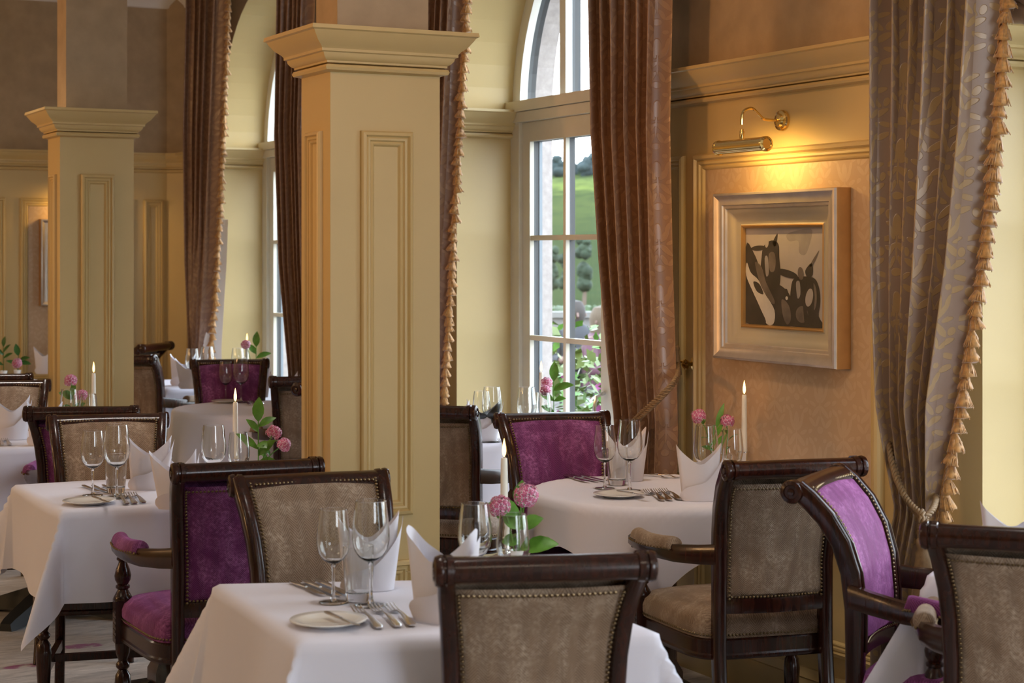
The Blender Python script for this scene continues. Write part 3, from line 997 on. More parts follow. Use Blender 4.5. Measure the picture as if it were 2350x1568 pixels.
def make_chair(fabric, arms=True):
    root = thing('dining_chair', 'x', 'chair')
    W = 'mahogany'
    # rear legs running up into the back stiles, ending in a scroll
    for s in (-1, 1):
        b = MB(); secs = []
        for i, (y, z) in enumerate(STILE):
            a = STILE[max(0, i - 1)]; c = STILE[min(len(STILE) - 1, i + 1)]
            t = Vector((0, c[0] - a[0], c[1] - a[1])).normalized(); n = Vector((0, t.z, -t.y))
            d = .036 if z < .3 else (.046 if z < .6 else .050)
            if z < .05:
                d = .03
            wx = .034; x = s * sx_at(z); p = Vector((x, y, z)); ch = .006
            secs.append([p + Vector((wx / 2 - ch, 0, 0)) + n * d / 2, p + Vector((wx / 2, 0, 0)) + n * (d / 2 - ch), p + Vector((wx / 2, 0, 0)) - n * (d / 2 - ch), p + Vector((wx / 2 - ch, 0, 0)) - n * d / 2,
                         p + Vector((-wx / 2 + ch, 0, 0)) - n * d / 2, p + Vector((-wx / 2, 0, 0)) - n * (d / 2 - ch), p + Vector((-wx / 2, 0, 0)) + n * (d / 2 - ch), p + Vector((-wx / 2 + ch, 0, 0)) + n * d / 2])
        b.loft(secs)
        # beaded front face
        b.tube([(s * sx_at(z), y + .027, z) for (y, z) in STILE if z > .45], .005, 6)
        b.build('rear_leg', W, root, angle=50, fixn=True)
        b = MB()
        Mx = Matrix.Translation((s * .195, -.374, .955)) @ Matrix.Rotation(s * pi / 2, 4, 'Y')
        b.lathe([(.024, -.018), (.029, -.016), (.030, -.004), (.025, -.002), (.025, .002), (.030, .004), (.031, .010), (.028, .018), (.019, .021), (.017, .017), (.010, .017), (.008, .021), (.001, .022)], seg=18, M=Mx)
        b.build('scroll', W, root, angle=35)
    # top roll
    b = MB()
    Mx = Matrix.Translation((0, -.374, .955)) @ Matrix.Rotation(pi / 2, 4, 'Y')
    b.lathe([(.0245, -.182), (.026, -.10), (.0265, 0), (.026, .10), (.0245, .182)], seg=18, M=Mx)
    secs = []
    for i in range(13):
        x = -.178 + .356 * i / 12; q = -.010 * (1 - (x / .178) ** 2)
        secs.append([Vector((x, -.322 + q, .951)), Vector((x, -.328 + q, .965)), Vector((x, -.346 + q * .5, .978)), Vector((x, -.374, .9805)), Vector((x, -.388, .940)), Vector((x, -.350 + q, .930))])
    b.loft(secs)
    b.build('top_rail', W, root, angle=45, fixn=True)
    # lower cross rail of the back
    b = MB(); secs = []
    for i in range(13):
        x = -.160 + .320 * i / 12; q = -.022 * (1 - (x / .160) ** 2); y = yc(.55) + q
        secs.append([Vector((x, y + .018, .530)), Vector((x, y + .020, .566)), Vector((x, y + .012, .573)), Vector((x, y - .014, .573)), Vector((x, y - .018, .560)), Vector((x, y - .016, .530))])
    b.loft(secs); b.build('lower_rail', W, root, angle=40, fixn=True)
    # upholstered back: sitter's side and outside
    for nm, sg, th in (('back_cushion', 1, .022), ('back_panel', -1, .016)):
        b = MB()
        def fn(u, v, sg=sg, th=th):
            c, n = curve_pt(v, .950 if sg > 0 else .914)
            hw = sx_at(c.z) - .013
            x = (u * 2 - 1) * hw
            e = min(u, 1 - u) * 2; g = min(v, 1 - v) * 2
            k = min(1, e / .10) ** .5 * min(1, g / .08) ** .5
            p = c + Vector((x, -.016 * (1 - (2 * u - 1) ** 2), 0)) + n * sg * (.008 + th * (.45 + .55 * min(1, e * 1.6)) * k)
            return p
        b.grid(fn, 22, 26, 0, lambda u, v: ((u - .5) * .38, v * .36))
        o = b.build(nm, fabric, root, fixn=False)
        if sg < 0:
            o.data.flip_normals()
    b = MB()
    for sg, o0 in ((1, .024), (-1, .020)):
        for s in (-1, 1):
            P = []
            for k in range(30):
                c, n = curve_pt(k / 29, .950 if sg > 0 else .914)
                P.append(c + Vector((s * (sx_at(c.z) - .022), -.003, 0)) + n * sg * o0)
            for p, i in resample(P, .0108):
                nail(b, p, Vector((0, sg, .1)))
        for v in (0.012, .985):
            c, n = curve_pt(v, .950 if sg > 0 else .914)
            hw = sx_at(c.z) - .03
            P = [c + Vector((x * hw, -.016 * (1 - x * x), 0)) + n * sg * o0 for x in [k / 15 - 1 for k in range(31)]]
            for p, i in resample(P, .0108):
                nail(b, p, n * sg)
    stuff(b.build('back_nailheads', 'nail_brass', root))
    # seat
    O = seat_outline()
    b = MB()
    rings = [(1.0, .452), (1.012, .470), (1.012, .488), (.985, .506), (.90, .521), (.72, .532), (.45, .539), (.2, .542)]
    vs = []; uv = []
    n = len(O)
    for (s, z) in rings:
        for (x, y) in seat_outline(s=s):
            zz = z
            vs.append((x, y, zz)); uv.append((x, y + (.5 - z) * 1.0))
    vs.append((0, .012, .543)); uv.append((0, .012))
    fs = [(i * n + k, i * n + (k + 1) % n, (i + 1) * n + (k + 1) % n, (i + 1) * n + k) for i in range(len(rings) - 1) for k in range(n)]
    fs += [((len(rings) - 1) * n + k, (len(rings) - 1) * n + (k + 1) % n, len(vs) - 1) for k in range(n)]
    b.add(vs, fs, 0, True, uv); b.build('seat', fabric, root, angle=80)
    b = MB()
    for p, i in resample([(x * 1.014, .012 + (y - .012) * 1.014, .462) for (x, y) in O] + [(O[0][0] * 1.014, .012 + (O[0][1] - .012) * 1.014, .462)], .0108):
        nail(b, p, (p.x, p.y - .0, 0.0))
    stuff(b.build('seat_nailheads', 'nail_brass', root))
    b = MB(); k = len(O)
    prof = [(-.02, .392), (.004, .392), (.008, .398), (.008, .405), (.004, .410), (.003, .446), (-.004, .454), (-.03, .454)]
    vs = []
    for (o, z) in prof:
        vs += [(x, y, z) for (x, y) in seat_outline(grow=o)]
    fs = [(i * k + j, i * k + (j + 1) % k, (i + 1) * k + (j + 1) % k, (i + 1) * k + j) for i in range(len(prof) - 1) for j in range(k)]
    fs.append(tuple(range(k - 1, -1, -1)))
    fs.append(tuple((len(prof) - 1) * k + j for j in range(k)))
    b.add(vs, fs); b.build('seat_frame', W, root, angle=35)
    # front legs, posts, arms
    LEG = [(.015, 0), (.0135, .015), (.017, .10), (.0235, .21), (.0255, .255), (.0225, .285), (.0125, .302), (.020, .310), (.021, .318), (.013, .330), (.0215, .355), (.0235, .388)]
    POST = [(.0285, .513), (.0285, .522), (.024, .532), (.0165, .549), (.016, .553), (.0215, .558), (.0215, .566), (.016, .571), (.0235, .588), (.0255, .604), (.021, .628), (.013, .652), (.0125, .658), (.0185, .664), (.0185, .671), (.0125, .676), (.016, .694)]
    for s in (-1, 1):
        fx, fy = s * (.250 if arms else .225), .186
        b = MB(); b.lathe(LEG, (fx, fy, 0), 16); b.build('front_leg', W, root, angle=50)
        if not arms:
            b = MB(); b.box((-.011, -.235, .18), (.011, .18, .212), 0, Matrix(((1, (.225 - .170) / .42 * s, 0, s * .2), (0, 1, 0, 0), (0, 0, 1, 0), (0, 0, 0, 1)))); b.build('stretcher', W, root)
            continue
        b = MB(); b.box((fx - .026, fy - .026, .385), (fx + .026, fy + .026, .513))
        for q in range(6):
            b.box((fx + s * .0255 - .0015, fy - .018, .40 + q * .017), (fx + s * .0255 + .0035, fy + .018, .408 + q * .017))
            b.box((fx - .018, fy + .0255 - .001, .40 + q * .017), (fx + .018, fy + .029, .408 + q * .017))
        b.lathe([(r, .513 + (z - .513) * .80) for r, z in POST], (fx, fy, 0), 14); b.build('arm_post', W, root, angle=50)
        path = [(.170, -.236, .700), (.198, -.17, .690), (.236, -.08, .682), (.255, .02, .677), (.262, .11, .674), (.258, .19, .673), (.252, .236, .674)]
        b = MB(); secs = []
        for i, (x, y, z) in enumerate(path):
            h = (.030, .028, .026, .023, .020, .018, .018)[i]; wd = (.016, .017, .019, .021, .023, .0245, .025)[i]
            secs.append([Vector((s * (x + a * wd), y, z + c * h)) for a, c in ((-1, -.6), (-.7, -1), (.7, -1), (1, -.6), (1, .7), (.7, 1), (-.7, 1), (-1, .7))])
        b.loft(secs)
        b.lathe([(.025, -.02), (.026, 0), (.025, .015), (.02, .02)], (s * .250, .212, .674), 12)
        arm = b.build('arm', W, root, angle=50, fixn=True)
        b = MB()
        pp = [(.241, -.075, .705), (.244, -.055, .704), (.2545, .0, .699), (.258, .06, .694), (.260, .11, .692), (.2575, .165, .691), (.2545, .205, .691), (.253, .216, .691)]
        vs = []; uv = []
        def pad(u, v, s=s):
            f = v * (len(pp) - 1); i = min(len(pp) - 2, int(f)); f -= i
            x, y, z = [pp[i][q] + (pp[i + 1][q] - pp[i][q]) * f for q in range(3)]
            e = min(1, min(v, 1 - v) / .07) ** .5
            a = pi * u
            return Vector((s * (x + .026 * cos(a)), y, z - .012 + (.036 * e) * sin(a) ** .7))
        b.grid(pad, 12, 16, 0, lambda u, v: (u * .09, v * .30))
        b.build('arm_pad', fabric, arm, angle=80, fixn=True)
        b = MB()
        for q in range(20):
            v = .03 + .94 * q / 19
            for u in (0, 1):
                p = pad(u, v); nail(b, p + Vector((s * (.002 if u == 0 else -.002), 0, .003)), (s if u == 0 else -s, 0, .2), .0042)
        for v in (.0, 1.0):
            for q in range(1, 5):
                p = pad(q / 5, v); nail(b, p, (0, -1 if v == 0 else 1, .3), .005)
        stuff(b.build('arm_nailheads', 'nail_brass', arm))
        b = MB(); b.box((-.011, -.235, .18), (.011, .20, .212), 0, Matrix(((1, (.250 - .170) / .44 * s, 0, s * .213), (0, 1, 0, 0), (0, 0, 1, 0), (0, 0, 0, 1))))
        b.build('stretcher', W, root)
    b = MB(); b.box((-.208, -.03, .184), (.208, -.008, .208)); b.build('stretcher', W, root)
    return root

CH = {'tan': make_chair('tan_velvet'), 'purple': make_chair('purple_velvet'), 'tan_side': make_chair('tan_velvet', False)}
used = {}
def chair(kind, lat, D, alpha, label, group=None):
    """lat, D: where the middle of the top rail is; alpha: direction it faces, 0 = away from the viewer, clockwise, degrees"""
    lat *= .985; D *= .985
    g = radians(alpha) + TH
    fx, fy = sin(g), cos(g)
    X, Y = cd(lat, D)
    o = CH[kind] if kind not in used else copy_tree(CH[kind])
    used[kind] = 1
    o.location = (X + fx * .366, Y + fy * .366, 0)
    o.rotation_euler = (0, 0, -g)
    o['label'] = label
    o['group'] = group or 'upholstered chairs round the dining tables'
    return o
def lat(x, D):
    return (x - 1175) / F * D

chair('tan_side', lat(1251, 3.46), 3.46, -8, 'tan velvet chair nearest the viewer, its back towards us, at the front table')
chair('tan_side', lat(712, 4.74), 4.74, 160, 'tan velvet chair facing us on the far side of the front table')
chair('purple', lat(568, 5.02), 5.02, -22, 'purple velvet armchair seen from behind, left of the column, pink arm pad showing')
chair('tan_side', lat(248, 6.46), 6.46, 165, 'tan herringbone chair facing us behind the two glasses at the left table')
chair('purple', lat(188, 6.80), 6.80, -6, 'purple armchair seen from behind at the left, partly covered by a tan chair')
chair('tan', lat(1822, 5.06), 5.06, -16, 'tan armchair seen from behind at the round table below the picture')
chair('purple', lat(1880, 4.74), 4.74, 117, 'bright purple velvet armchair turned to the right, in front of the tan one')
chair('tan', lat(2352, 3.80), 3.80, 20, 'tan armchair seen from behind in the bottom right corner')
chair('purple', lat(1268, 6.53), 6.53, 168, 'purple armchair facing us on the far side of the round table')
chair('tan', lat(973, 6.87), 6.87, 17, 'tan herringbone armchair half hidden by the near column, at the window table')
chair('purple', lat(527, 9.80), 9.80, 170, 'dark purple armchair facing us at the far round table between the columns')
chair('tan', lat(5, 8.16), 8.16, 166, 'tan armchair facing us at the left edge, behind the folded napkins')
chair('tan', lat(-30, 8.62), 8.62, -12, 'armchair of which only the dark top rail shows at the left edge')
chair('tan', lat(282, 10.28), 10.28, 18, 'tan armchair seen from behind, half hidden by the left column')
chair('tan', lat(356, 11.55), 11.55, -75, 'armchair turned sideways by the back wall, only its scrolled top showing')
chair('tan', lat(722, 8.48), 8.48, -12, 'tan armchair seen from behind, cut off by the left edge of the near column')
chair('purple', lat(742, 8.15), 8.15, 116, 'purple armchair turned to the right, just showing at the left of the near column')

# ================================================================== TABLES AND CLOTHS
TZ = .765
def v2(lat_, D):
    return Vector(cd(lat_, D))
def table(label, c, rad, rotz=0, square=None):
    root = thing('dining_table', label, 'table', (c.x, c.y, 0), rotz)
    b = MB()
    if square:
        b.loft([[Vector((p.x - c.x, p.y - c.y, z)) for p in square] for z in (.728, .757)], smooth=False)
    else:
        b.lathe([(rad - .01, .728), (rad, .734), (rad, .752), (rad - .006, .757)], seg=40)
    b.build('tabletop', 'brown_wood', root)
    b = MB()
    sq = lambda r, z: [Vector((r * cos(pi / 4 + k * pi / 2), r * sin(pi / 4 + k * pi / 2), z)) for k in range(4)]
    b.loft([sq(.075, .10), sq(.075, .16), sq(.05, .20), sq(.05, .62), sq(.10, .728)], smooth=False)
    b.build('pedestal', 'brown_wood', root)
    for k in range(4):
        a = k * pi / 2 + pi / 4
        d = Vector((cos(a), sin(a), 0)); s = Vector((-sin(a), cos(a), 0))
        b = MB()
        b.loft([[d * r + s * w + Vector((0, 0, z0)), d * r - s * w + Vector((0, 0, z0)), d * r - s * w * .8 + Vector((0, 0, z1)), d * r + s * w * .8 + Vector((0, 0, z1))] for (r, w, z0, z1) in ((.02, .055, .05, .13), (.16, .045, .025, .10), (.33, .035, 0, .045), (.36, .03, 0, .03))], smooth=False)
        b.build('foot', 'dark_iron', root)
    return root

def square_cloth(label, O, e1, e2, L1, L2, drop, seed, flare=.10):
    """cloth over a four-sided top with corner O and edge directions e1, e2 (counter-clockwise)"""
    e1 = e1.normalized(); e2 = e2.normalized()
    n1 = Vector((-e2.y, e2.x)) * (-1 if Vector((-e2.y, e2.x)).dot(e1) < 0 else 1)      # outward of the side s = L1
    n2 = Vector((-e1.y, e1.x)) * (-1 if Vector((-e1.y, e1.x)).dot(e2) < 0 else 1)
    rr = random.Random(seed); ph = [rr.uniform(0, 6.28) for _ in range(6)]
    b = MB(); st = .02
    ns = int((L1 + 2 * drop) / st); nt = int((L2 + 2 * drop) / st)
    R = .016
    def fn(u, v):
        s = -drop + u * (L1 + 2 * drop); t = -drop + v * (L2 + 2 * drop)
        qs = min(max(s, 0), L1); qt = min(max(t, 0), L2)
        ds, dt = s - qs, t - qt
        l = sqrt(ds * ds + dt * dt)
        q = O + e1 * qs + e2 * qt
        z = TZ
        # the faint pressed creases of the flat part
        if l > 0:
            fi = atan2(abs(dt), abs(ds))
            na = n1 * (1 if ds > 0 else -1); nb = n2 * (1 if dt > 0 else -1)
            n = na * cos(fi) + nb * sin(fi)
            n.normalize()
            if l < R * pi / 2:
                out = R * sin(l / R); dz = R * (1 - cos(l / R))
            else:
                out = R; dz = R + (l - R * pi / 2)
            h = max(0, l - R * 1.5)
            cs = sin(2 * fi) ** 2
            tc = qs if abs(dt) > abs(ds) else qt
            out += h * (flare + cs * (.11 + .38 * abs(cos(4 * fi)) ** 2.2)) + h * .10 * sin(tc * 9 + ph[0] + (2 if ds > 0 else 0) + (1 if dt > 0 else 0)) * (1 - cs) + h * .02 * sin(tc * 17 + ph[1])
            q = q + n * out
            z = TZ - dz * (1 - .02 - .05 * cs)
        return Vector((q.x, q.y, z))
    b.grid(fn, ns, nt)
    o = b.build('tablecloth', 'linen', angle=180)
    return tag(o, label, 'tablecloth', 'white tablecloths')
def round_cloth(label, c, R0, S, rot, seed, amp=.06, nf=9, flare=.10):
    rr = random.Random(seed); ph = rr.uniform(0, 6.28); ph2 = rr.uniform(0, 6.28)
    b = MB(); n = int(2 * S / .022); R = .016
    def fn(u, v):
        x = (u * 2 - 1) * S; y = (v * 2 - 1) * S
        r = sqrt(x * x + y * y); a = atan2(y, x)
        if r <= R0:
            px_, py_, z = x, y, TZ
        else:
            l = r - R0
            if l < R * pi / 2:
                out = R * sin(l / R); dz = R * (1 - cos(l / R))
            else:
                out = R; dz = R + l - R * pi / 2
            h = max(0, l - R * 1.5)
            out += h * (flare + amp * 2.2 * (sin(nf * a + ph) + .5 * sin((nf + 4) * a + ph2)) * min(1, h / .12))
            px_, py_ = (R0 + out) * cos(a), (R0 + out) * sin(a); z = TZ - dz * .98
        return Vector((c.x + px_ * cos(rot) - py_ * sin(rot), c.y + px_ * sin(rot) + py_ * cos(rot), z))
    b.grid(fn, n, n)
    o = b.build('tablecloth', 'linen', angle=180)
    return tag(o, label, 'tablecloth', 'white tablecloths')

def v2r(lat_, D):
    return Vector(cd(lat_, D))
def dirr(dlat, dD):
    return Vector((dD * sin(TH) + dlat * cos(TH), dD * cos(TH) - dlat * sin(TH)))
EX = Vector((1, 0)); EY = Vector((0, 1))

def sq_table(tl, cl, O, e1, e2, L1, L2, drop, seed, flare=.10):
    e1 = e1.normalized(); e2 = e2.normalized()
    P = [O, O + e1 * L1, O + e1 * L1 + e2 * L2, O + e2 * L2]
    c = (P[0] + P[2]) / 2
    table(tl, c, 0, square=P)
    square_cloth(cl, O, e1, e2, L1, L2, drop, seed, flare)
    return c
# 1 front
O1 = v2r(-.434, 3.66)
sq_table('front dining table hidden under its white cloth, nearest the viewer', 'white cloth on the front table, its corner fold towards the viewer', O1, dirr(.734, .075), dirr(-.27, .60), .735, .66, .30, 1, .10)
# 2 left
O2 = v2r(-1.385, 5.48)
sq_table('dining table under white cloth behind the purple chair at the left', 'white cloth with hanging corner points on the table at the left', O2, EX, EY, .86, .68, .30, 2, .05)
# 3 round table below the picture
C3 = v2r(.50, 5.96)
table('round dining table in front of the picture wall', C3, .425)
round_cloth('white cloth with wavy hem on the round table below the picture', C3, .43, .58, radians(4), 3, amp=.025, nf=8, flare=.03)
# 4 left edge
O4 = v2r(-2.14, 7.17)
sq_table('dining table on a black star foot at the left edge', 'white cloth on the table at the left edge, under the folded napkins', O4, EX, EY, .74, .72, .32, 4)
# 5 bottom right
P5 = v2r(1.04, 4.40)
sq_table('dining table in the bottom right corner behind the tan chair', 'white cloth with a slanting corner in the bottom right', P5, dirr(.90, -.43), dirr(.43, .90), .74, .74, .30, 5, .20)
# 6 near window
O6 = v2r(-.36, 7.23)
sq_table('dining table in the bay of the near window', 'bright white cloth on the near window table behind the purple chair', O6, EX, EY, .72, .70, .34, 6)
# 7 far round table between the columns
C7 = v2r(-1.27, 9.12)
table('round dining table seen between the two columns', C7, .45)
round_cloth('white cloth in long folds on the round table between the columns', C7, .455, .80, radians(30), 7, amp=.04, nf=11, flare=.07)
# 9 far left
O9 = v2r(-3.62, 10.62)
sq_table('dining table at the far left by the back wall', 'white cloth on the far left table by the back wall', O9, EX, EY, .80, .72, .32, 9)
# 10 far window
O10 = v2r(-2.02, 10.40)
sq_table('dining table in the bay of the far window', 'white cloth on the far window table at the foot of the fringed curtain', O10, EX, EY, .74, .70, .34, 10)

# ================================================================== CURTAINS
def pX(x, y, X):
    u = (x - 1175) / F
    D = X / (sin(TH) + u * cos(TH))
    return Vector((X, D * (cos(TH) - u * sin(TH)), H + (HY - y) / F * D))
def interp(tab, z):
    # tab sorted by z descending: (z, yl, yr)
    if z >= tab[0][0]:
        return tab[0][1], tab[0][2]
    for i in range(len(tab) - 1):
        a, b2 = tab[i], tab[i + 1]
        if z >= b2[0]:
            f = (a[0] - z) / (a[0] - b2[0])
            f = f * f * (3 - 2 * f) if False else f
            return a[1] + (b2[1] - a[1]) * f, a[2] + (b2[2] - a[2]) * f
    return tab[-1][1], tab[-1][2]

TASSEL = None
def tassel_mesh():
    global TASSEL
    if TASSEL is None:
        b = MB()
        rr = random.Random(4)
        jit = [rr.uniform(.80, 1.25) for _ in range(400)]
        cnt = [0]
        def md(a, i):
            cnt[0] += 1
            return jit[cnt[0] % 400] if i > 1 else 1
        b.lathe([(.006, .006), (.009, 0), (.012, -.008), (.0165, -.020), (.0205, -.034), (.024, -.047)], seg=16, mod=md)
        # loose ends of the strands
        for k in range(14):
            a = rr.uniform(0, 2 * pi); c = Vector((cos(a), sin(a), 0))
            p0 = c * .013 + Vector((0, 0, -.012)); p1 = c * .0215 + Vector((0, 0, -.035)); p2 = c * rr.uniform(.022, .029) + Vector((0, 0, -.050 + rr.uniform(-.004, .004)))
            b.tube([p0, p1, p2], [.0022, .0020, .0012], 4)
        b.lathe([(.001, .013), (.007, .010), (.0085, .004), (.006, -.003)], seg=10)
        o = b.build('tassel', 'tassel_gold', angle=180)
        TASSEL = o.data
        bpy.data.objects.remove(o)
    return TASSEL

def curtain(label, rows, Xb, nf, mat, seed, amp=.075, fringe=False, ztop=3.24, lining=False, tie=None, cloth_w=1.1, zf=(.72, 3.2)):
    """rows: (row, left, right) measured edges of the hanging"""
    tab = []
    for (y, xl, xr) in rows:
        a = pX(xl, y, Xb); c = pX(xr, y, Xb)
        tab.append(((a.z + c.z) / 2, a.y, c.y))
    tab.append((-10, tab[-1][1], tab[-1][2]))
    root = thing('curtain', label, 'curtain', (0, 0, 0), 0, 'damask curtains')
    rr = random.Random(seed)
    ph = [rr.uniform(-.5, .5) for _ in range(nf + 2)]; am = [rr.uniform(.65, 1.2) for _ in range(nf + 2)]
    def shape(u, z):
        yl, yr = interp(tab, z)
        t = u * nf; i = int(min(nf - 1, t)); f = t - i
        wob = .10 * sin(z * 1.7 + seed) + .05 * sin(z * 4.1 + 2 * seed)
        s = sin(2 * pi * (t + wob * min(1, min(u, 1 - u) * 6)) - pi / 2)
        A = am[i] * (1 - f) + am[i + 1] * f
        prof = (s * .5 + .5)
        prof = prof ** .75
        k = 1.0
        if tie is not None:
            k = .42 + .58 * min(1, abs(z - tie) / .32)
        x = Xb + amp * .35 - amp * 1.35 * A * prof * k - .012 * sin(z * 6 + 9 * u) * (1 - k)
        y = yl + (yr - yl) * u + .30 * (yr - yl) / nf * sin(2 * pi * t * 1.0) * .8
        return Vector((x, y, z))
    b = MB(); nu = nf * 18; nz = 90
    b.grid(lambda u, v: shape(u, .02 + (ztop - .02) * v), nu, nz, 0, lambda u, v: (u * cloth_w, (ztop - .02) * v))
    b.build('drape', mat, root, angle=180)
    if lining:
        b = MB()
        b.grid(lambda u, v: shape(.92 + .08 * u, .02 + 1.75 * v) + Vector((.02 + .03 * u, -.035 * u * min(1, 2.2 * (1 - v)), 0)), 8, 40)
        b.build('lining', 'lining', root, angle=180)
    if fringe:
        b = MB(); P = []
        n = int((zf[1] - zf[0]) / .011)
        for k in range(n + 1):
            z = zf[0] + (zf[1] - zf[0]) * k / n
            p = shape(1, z); P.append(p + Vector((-.004, -.004 - (.007 if k % 2 else -.005), 0)))
        b.tube(P, .0042, 5)
        b.tube([p + Vector((-.002, .014 if i % 2 else .006, .003)) for i, p in enumerate(P)], .0035, 5)
        b.build('fringe_braid', 'tassel_gold', root, angle=180)
        me = tassel_mesh()
        z = zf[0]; k = 0
        while z < zf[1]:
            p = shape(1, z)
            o = bpy.data.objects.new('tassel', me); COL.objects.link(o); o.parent = root
            o.location = p + Vector((-.012, -.022 + rr.uniform(-.003, .003), .01))
            o.rotation_euler = (rr.uniform(-.12, .1) - .12, rr.uniform(-.15, .15), rr.uniform(0, 6))
            s = rr.uniform(.84, 1.02); o.scale = (s, s, s * rr.uniform(.9, 1.05))
            z += .0425 * rr.uniform(.93, 1.07); k += 1
    return root, shape

curtain('far window curtain with a tasselled edge, standing against the back corner', [(0, 437, 520), (300, 431, 508), (600, 436, 494), (790, 446, 480), (1000, 446, 480)], 3.53, 5, 'curtain_damask', 3, .06, True, lining=True, zf=(.78, 3.2), cloth_w=.9)
curtain('brown curtain without fringe at the near side of the far window', [(0, 655, 715), (300, 650, 705), (600, 660, 712), (860, 684, 722), (1000, 684, 724)], 3.52, 6, 'curtain_damask', 5, .06, cloth_w=.9)
curtain('near window curtain with a tasselled edge, mostly behind the cream column', [(0, 965, 1063), (300, 960, 1046), (600, 960, 1028), (900, 955, 1010), (1100, 955, 1008)], 3.52, 6, 'curtain_damask', 8, .065, True, zf=(.80, 3.2))
K4, S4 = curtain('brown damask curtain between the near window and the picture, held by a cord', [(0, 1376, 1530), (300, 1382, 1524), (600, 1402, 1530), (850, 1424, 1538), (970, 1440, 1542), (1100, 1432, 1540)], 3.50, 6, 'curtain_damask', 12, .075, cloth_w=1.3)
K5, S5 = curtain('mauve and gold damask curtain with a tasselled edge, right of the picture', [(0, 2014, 2288), (300, 2017, 2268), (600, 2020, 2236), (900, 2036, 2186), (1080, 2046, 2158), (1180, 2050, 2142), (1290, 2034, 2150), (1450, 2028, 2154)], 3.46, 6, 'curtain_mauve', 21, .085, True, tie=.79, cloth_w=1.35, zf=(.60, 3.2))

b = MB()
for (ya, yb, yc_, r) in ((26, 34, 22, .040), (-28, -18, -34, .050)):
    P = [pX(2318, ya - 14, 3.60), pX(2345, ya, 3.58), pX(2390, yb, 3.56), pX(2500, yc_, 3.52), pX(2700, yc_ - 60, 3.48)]
    Q = [P[i].lerp(P[i + 1], f) for i in range(4) for f in (0, .33, .66)] + [P[-1]]
    b.tube(Q, [r * (1 + .15 * sin(i * 1.3)) for i in range(len(Q))], 14)
sw = b.build('swag', 'curtain_damask', K5, angle=180)
sw['label'] = 'brown rolled swag fold at the head of the curtain'

def rope(b, path, r=.007, strands=3, pitch=.045):
    P = [Vector(p) for p in path]
    # smooth the path
    for _ in range(3):
        Q = [P[0]]
        for i in range(len(P) - 1):
            Q += [P[i].lerp(P[i + 1], .25), P[i].lerp(P[i + 1], .75)]
        Q.append(P[-1]); P = Q
    pts = [p for p, i in resample(P, .006)]
    for s in range(strands):
        tw = []
        for i, p in enumerate(pts):
            t = (pts[min(i + 1, len(pts) - 1)] - pts[max(i - 1, 0)]).normalized()
            a = t.cross(Vector((0, 0, 1)) if abs(t.z) < .95 else Vector((1, 0, 0))).normalized(); c = t.cross(a)
            f = 2 * pi * (i * .006 / pitch + s / strands)
            tw.append(p + (a * cos(f) + c * sin(f)) * r * .62)
        b.tube(tw, r * .58, 5)
hook = pX(1581, 836, 3.655)
tb = thing('tieback_hook', 'small brass tieback hook on the wall left of the picture panel', 'hook', (XW, hook.y, hook.z))
b = MB(); M = Matrix.Rotation(-pi / 2, 4, 'Y')
b.lathe([(.026, 0), (.026, .004), (.018, .008), (.009, .010), (.008, .03), (.017, .034), (.020, .042), (.012, .050), (.001, .051)], seg=16, M=M)
b.build('knob', 'brass', tb)
b = MB(); b.tube([(-.02, 0, 0), (-.05, .03, .01), (-.07, .06, .02), (-.07, .07, .04)], .005, 7); b.build('arm', 'brass', tb)
tr_ = thing('rope_tieback', 'twisted gold cord slanting from the brass hook round the brown curtain', 'tieback')
b = MB()
h2 = hook + Vector((-.035, .02, 0))
for off in (0, .017):
    rope(b, [h2 + Vector((0, 0, -off)), pX(1555, 868 + off * 400, 3.44), pX(1512, 912 + off * 500, 3.38), pX(1468, 950 + off * 560, 3.37), pX(1438, 985 + off * 560, 3.44), pX(1430, 1000 + off * 500, 3.56)], .0075)
b.build('cord', 'rope_gold', tr_, angle=180)
b = MB(); b.lathe([(.006, .04), (.012, .03), (.010, .01), (.014, -.02), (.018, -.05), (.020, -.07)], tuple(h2 + Vector((0, .012, .03))), 10, mod=lambda a, i: 1 + .12 * sin(9 * a)); b.build('loop_knot', 'rope_gold', tr_)
t5 = thing('rope_tieback', 'twisted gold cord with a hanging tassel gathering the mauve curtain', 'tieback')
b = MB()
kn = pX(2123, 1188, 3.33)
rope(b, [pX(2040, 975, 3.52), pX(2038, 1010, 3.44), pX(2050, 1085, 3.40), pX(2078, 1148, 3.36), kn], .0085)
rope(b, [pX(2044, 990, 3.52), pX(2043, 1020, 3.45), pX(2056, 1092, 3.41), pX(2084, 1156, 3.37), kn + Vector((0, 0, -.01))], .0085)
rope(b, [kn, pX(2142, 1170, 3.37), pX(2150, 1140, 3.46), pX(2146, 1120, 3.56)], .0085)
rope(b, [kn + Vector((-.01, 0, .02)), kn + Vector((-.025, -.015, 0)), kn + Vector((-.012, .005, -.025)), kn + Vector((-.02, -.01, -.05))], .0085)
rope(b, [kn, pX(2110, 1215, 3.32), pX(2112, 1240, 3.32)], .008)
rope(b, [kn, pX(2126, 1210, 3.32), pX(2122, 1240, 3.32)], .008)
b.build('cord', 'rope_gold', t5, angle=180)
e = pX(2118, 1243, 3.32)
b = MB(); b.lathe([(.012, .012), (.019, .004), (.020, -.01), (.015, -.02), (.018, -.03), (.026, -.08), (.030, -.16), (.031, -.19)], tuple(e), 18, mod=lambda a, i: 1 + .07 * sin(12 * a)); b.build('cord_tassel', 'rope_gold', t5, angle=60)

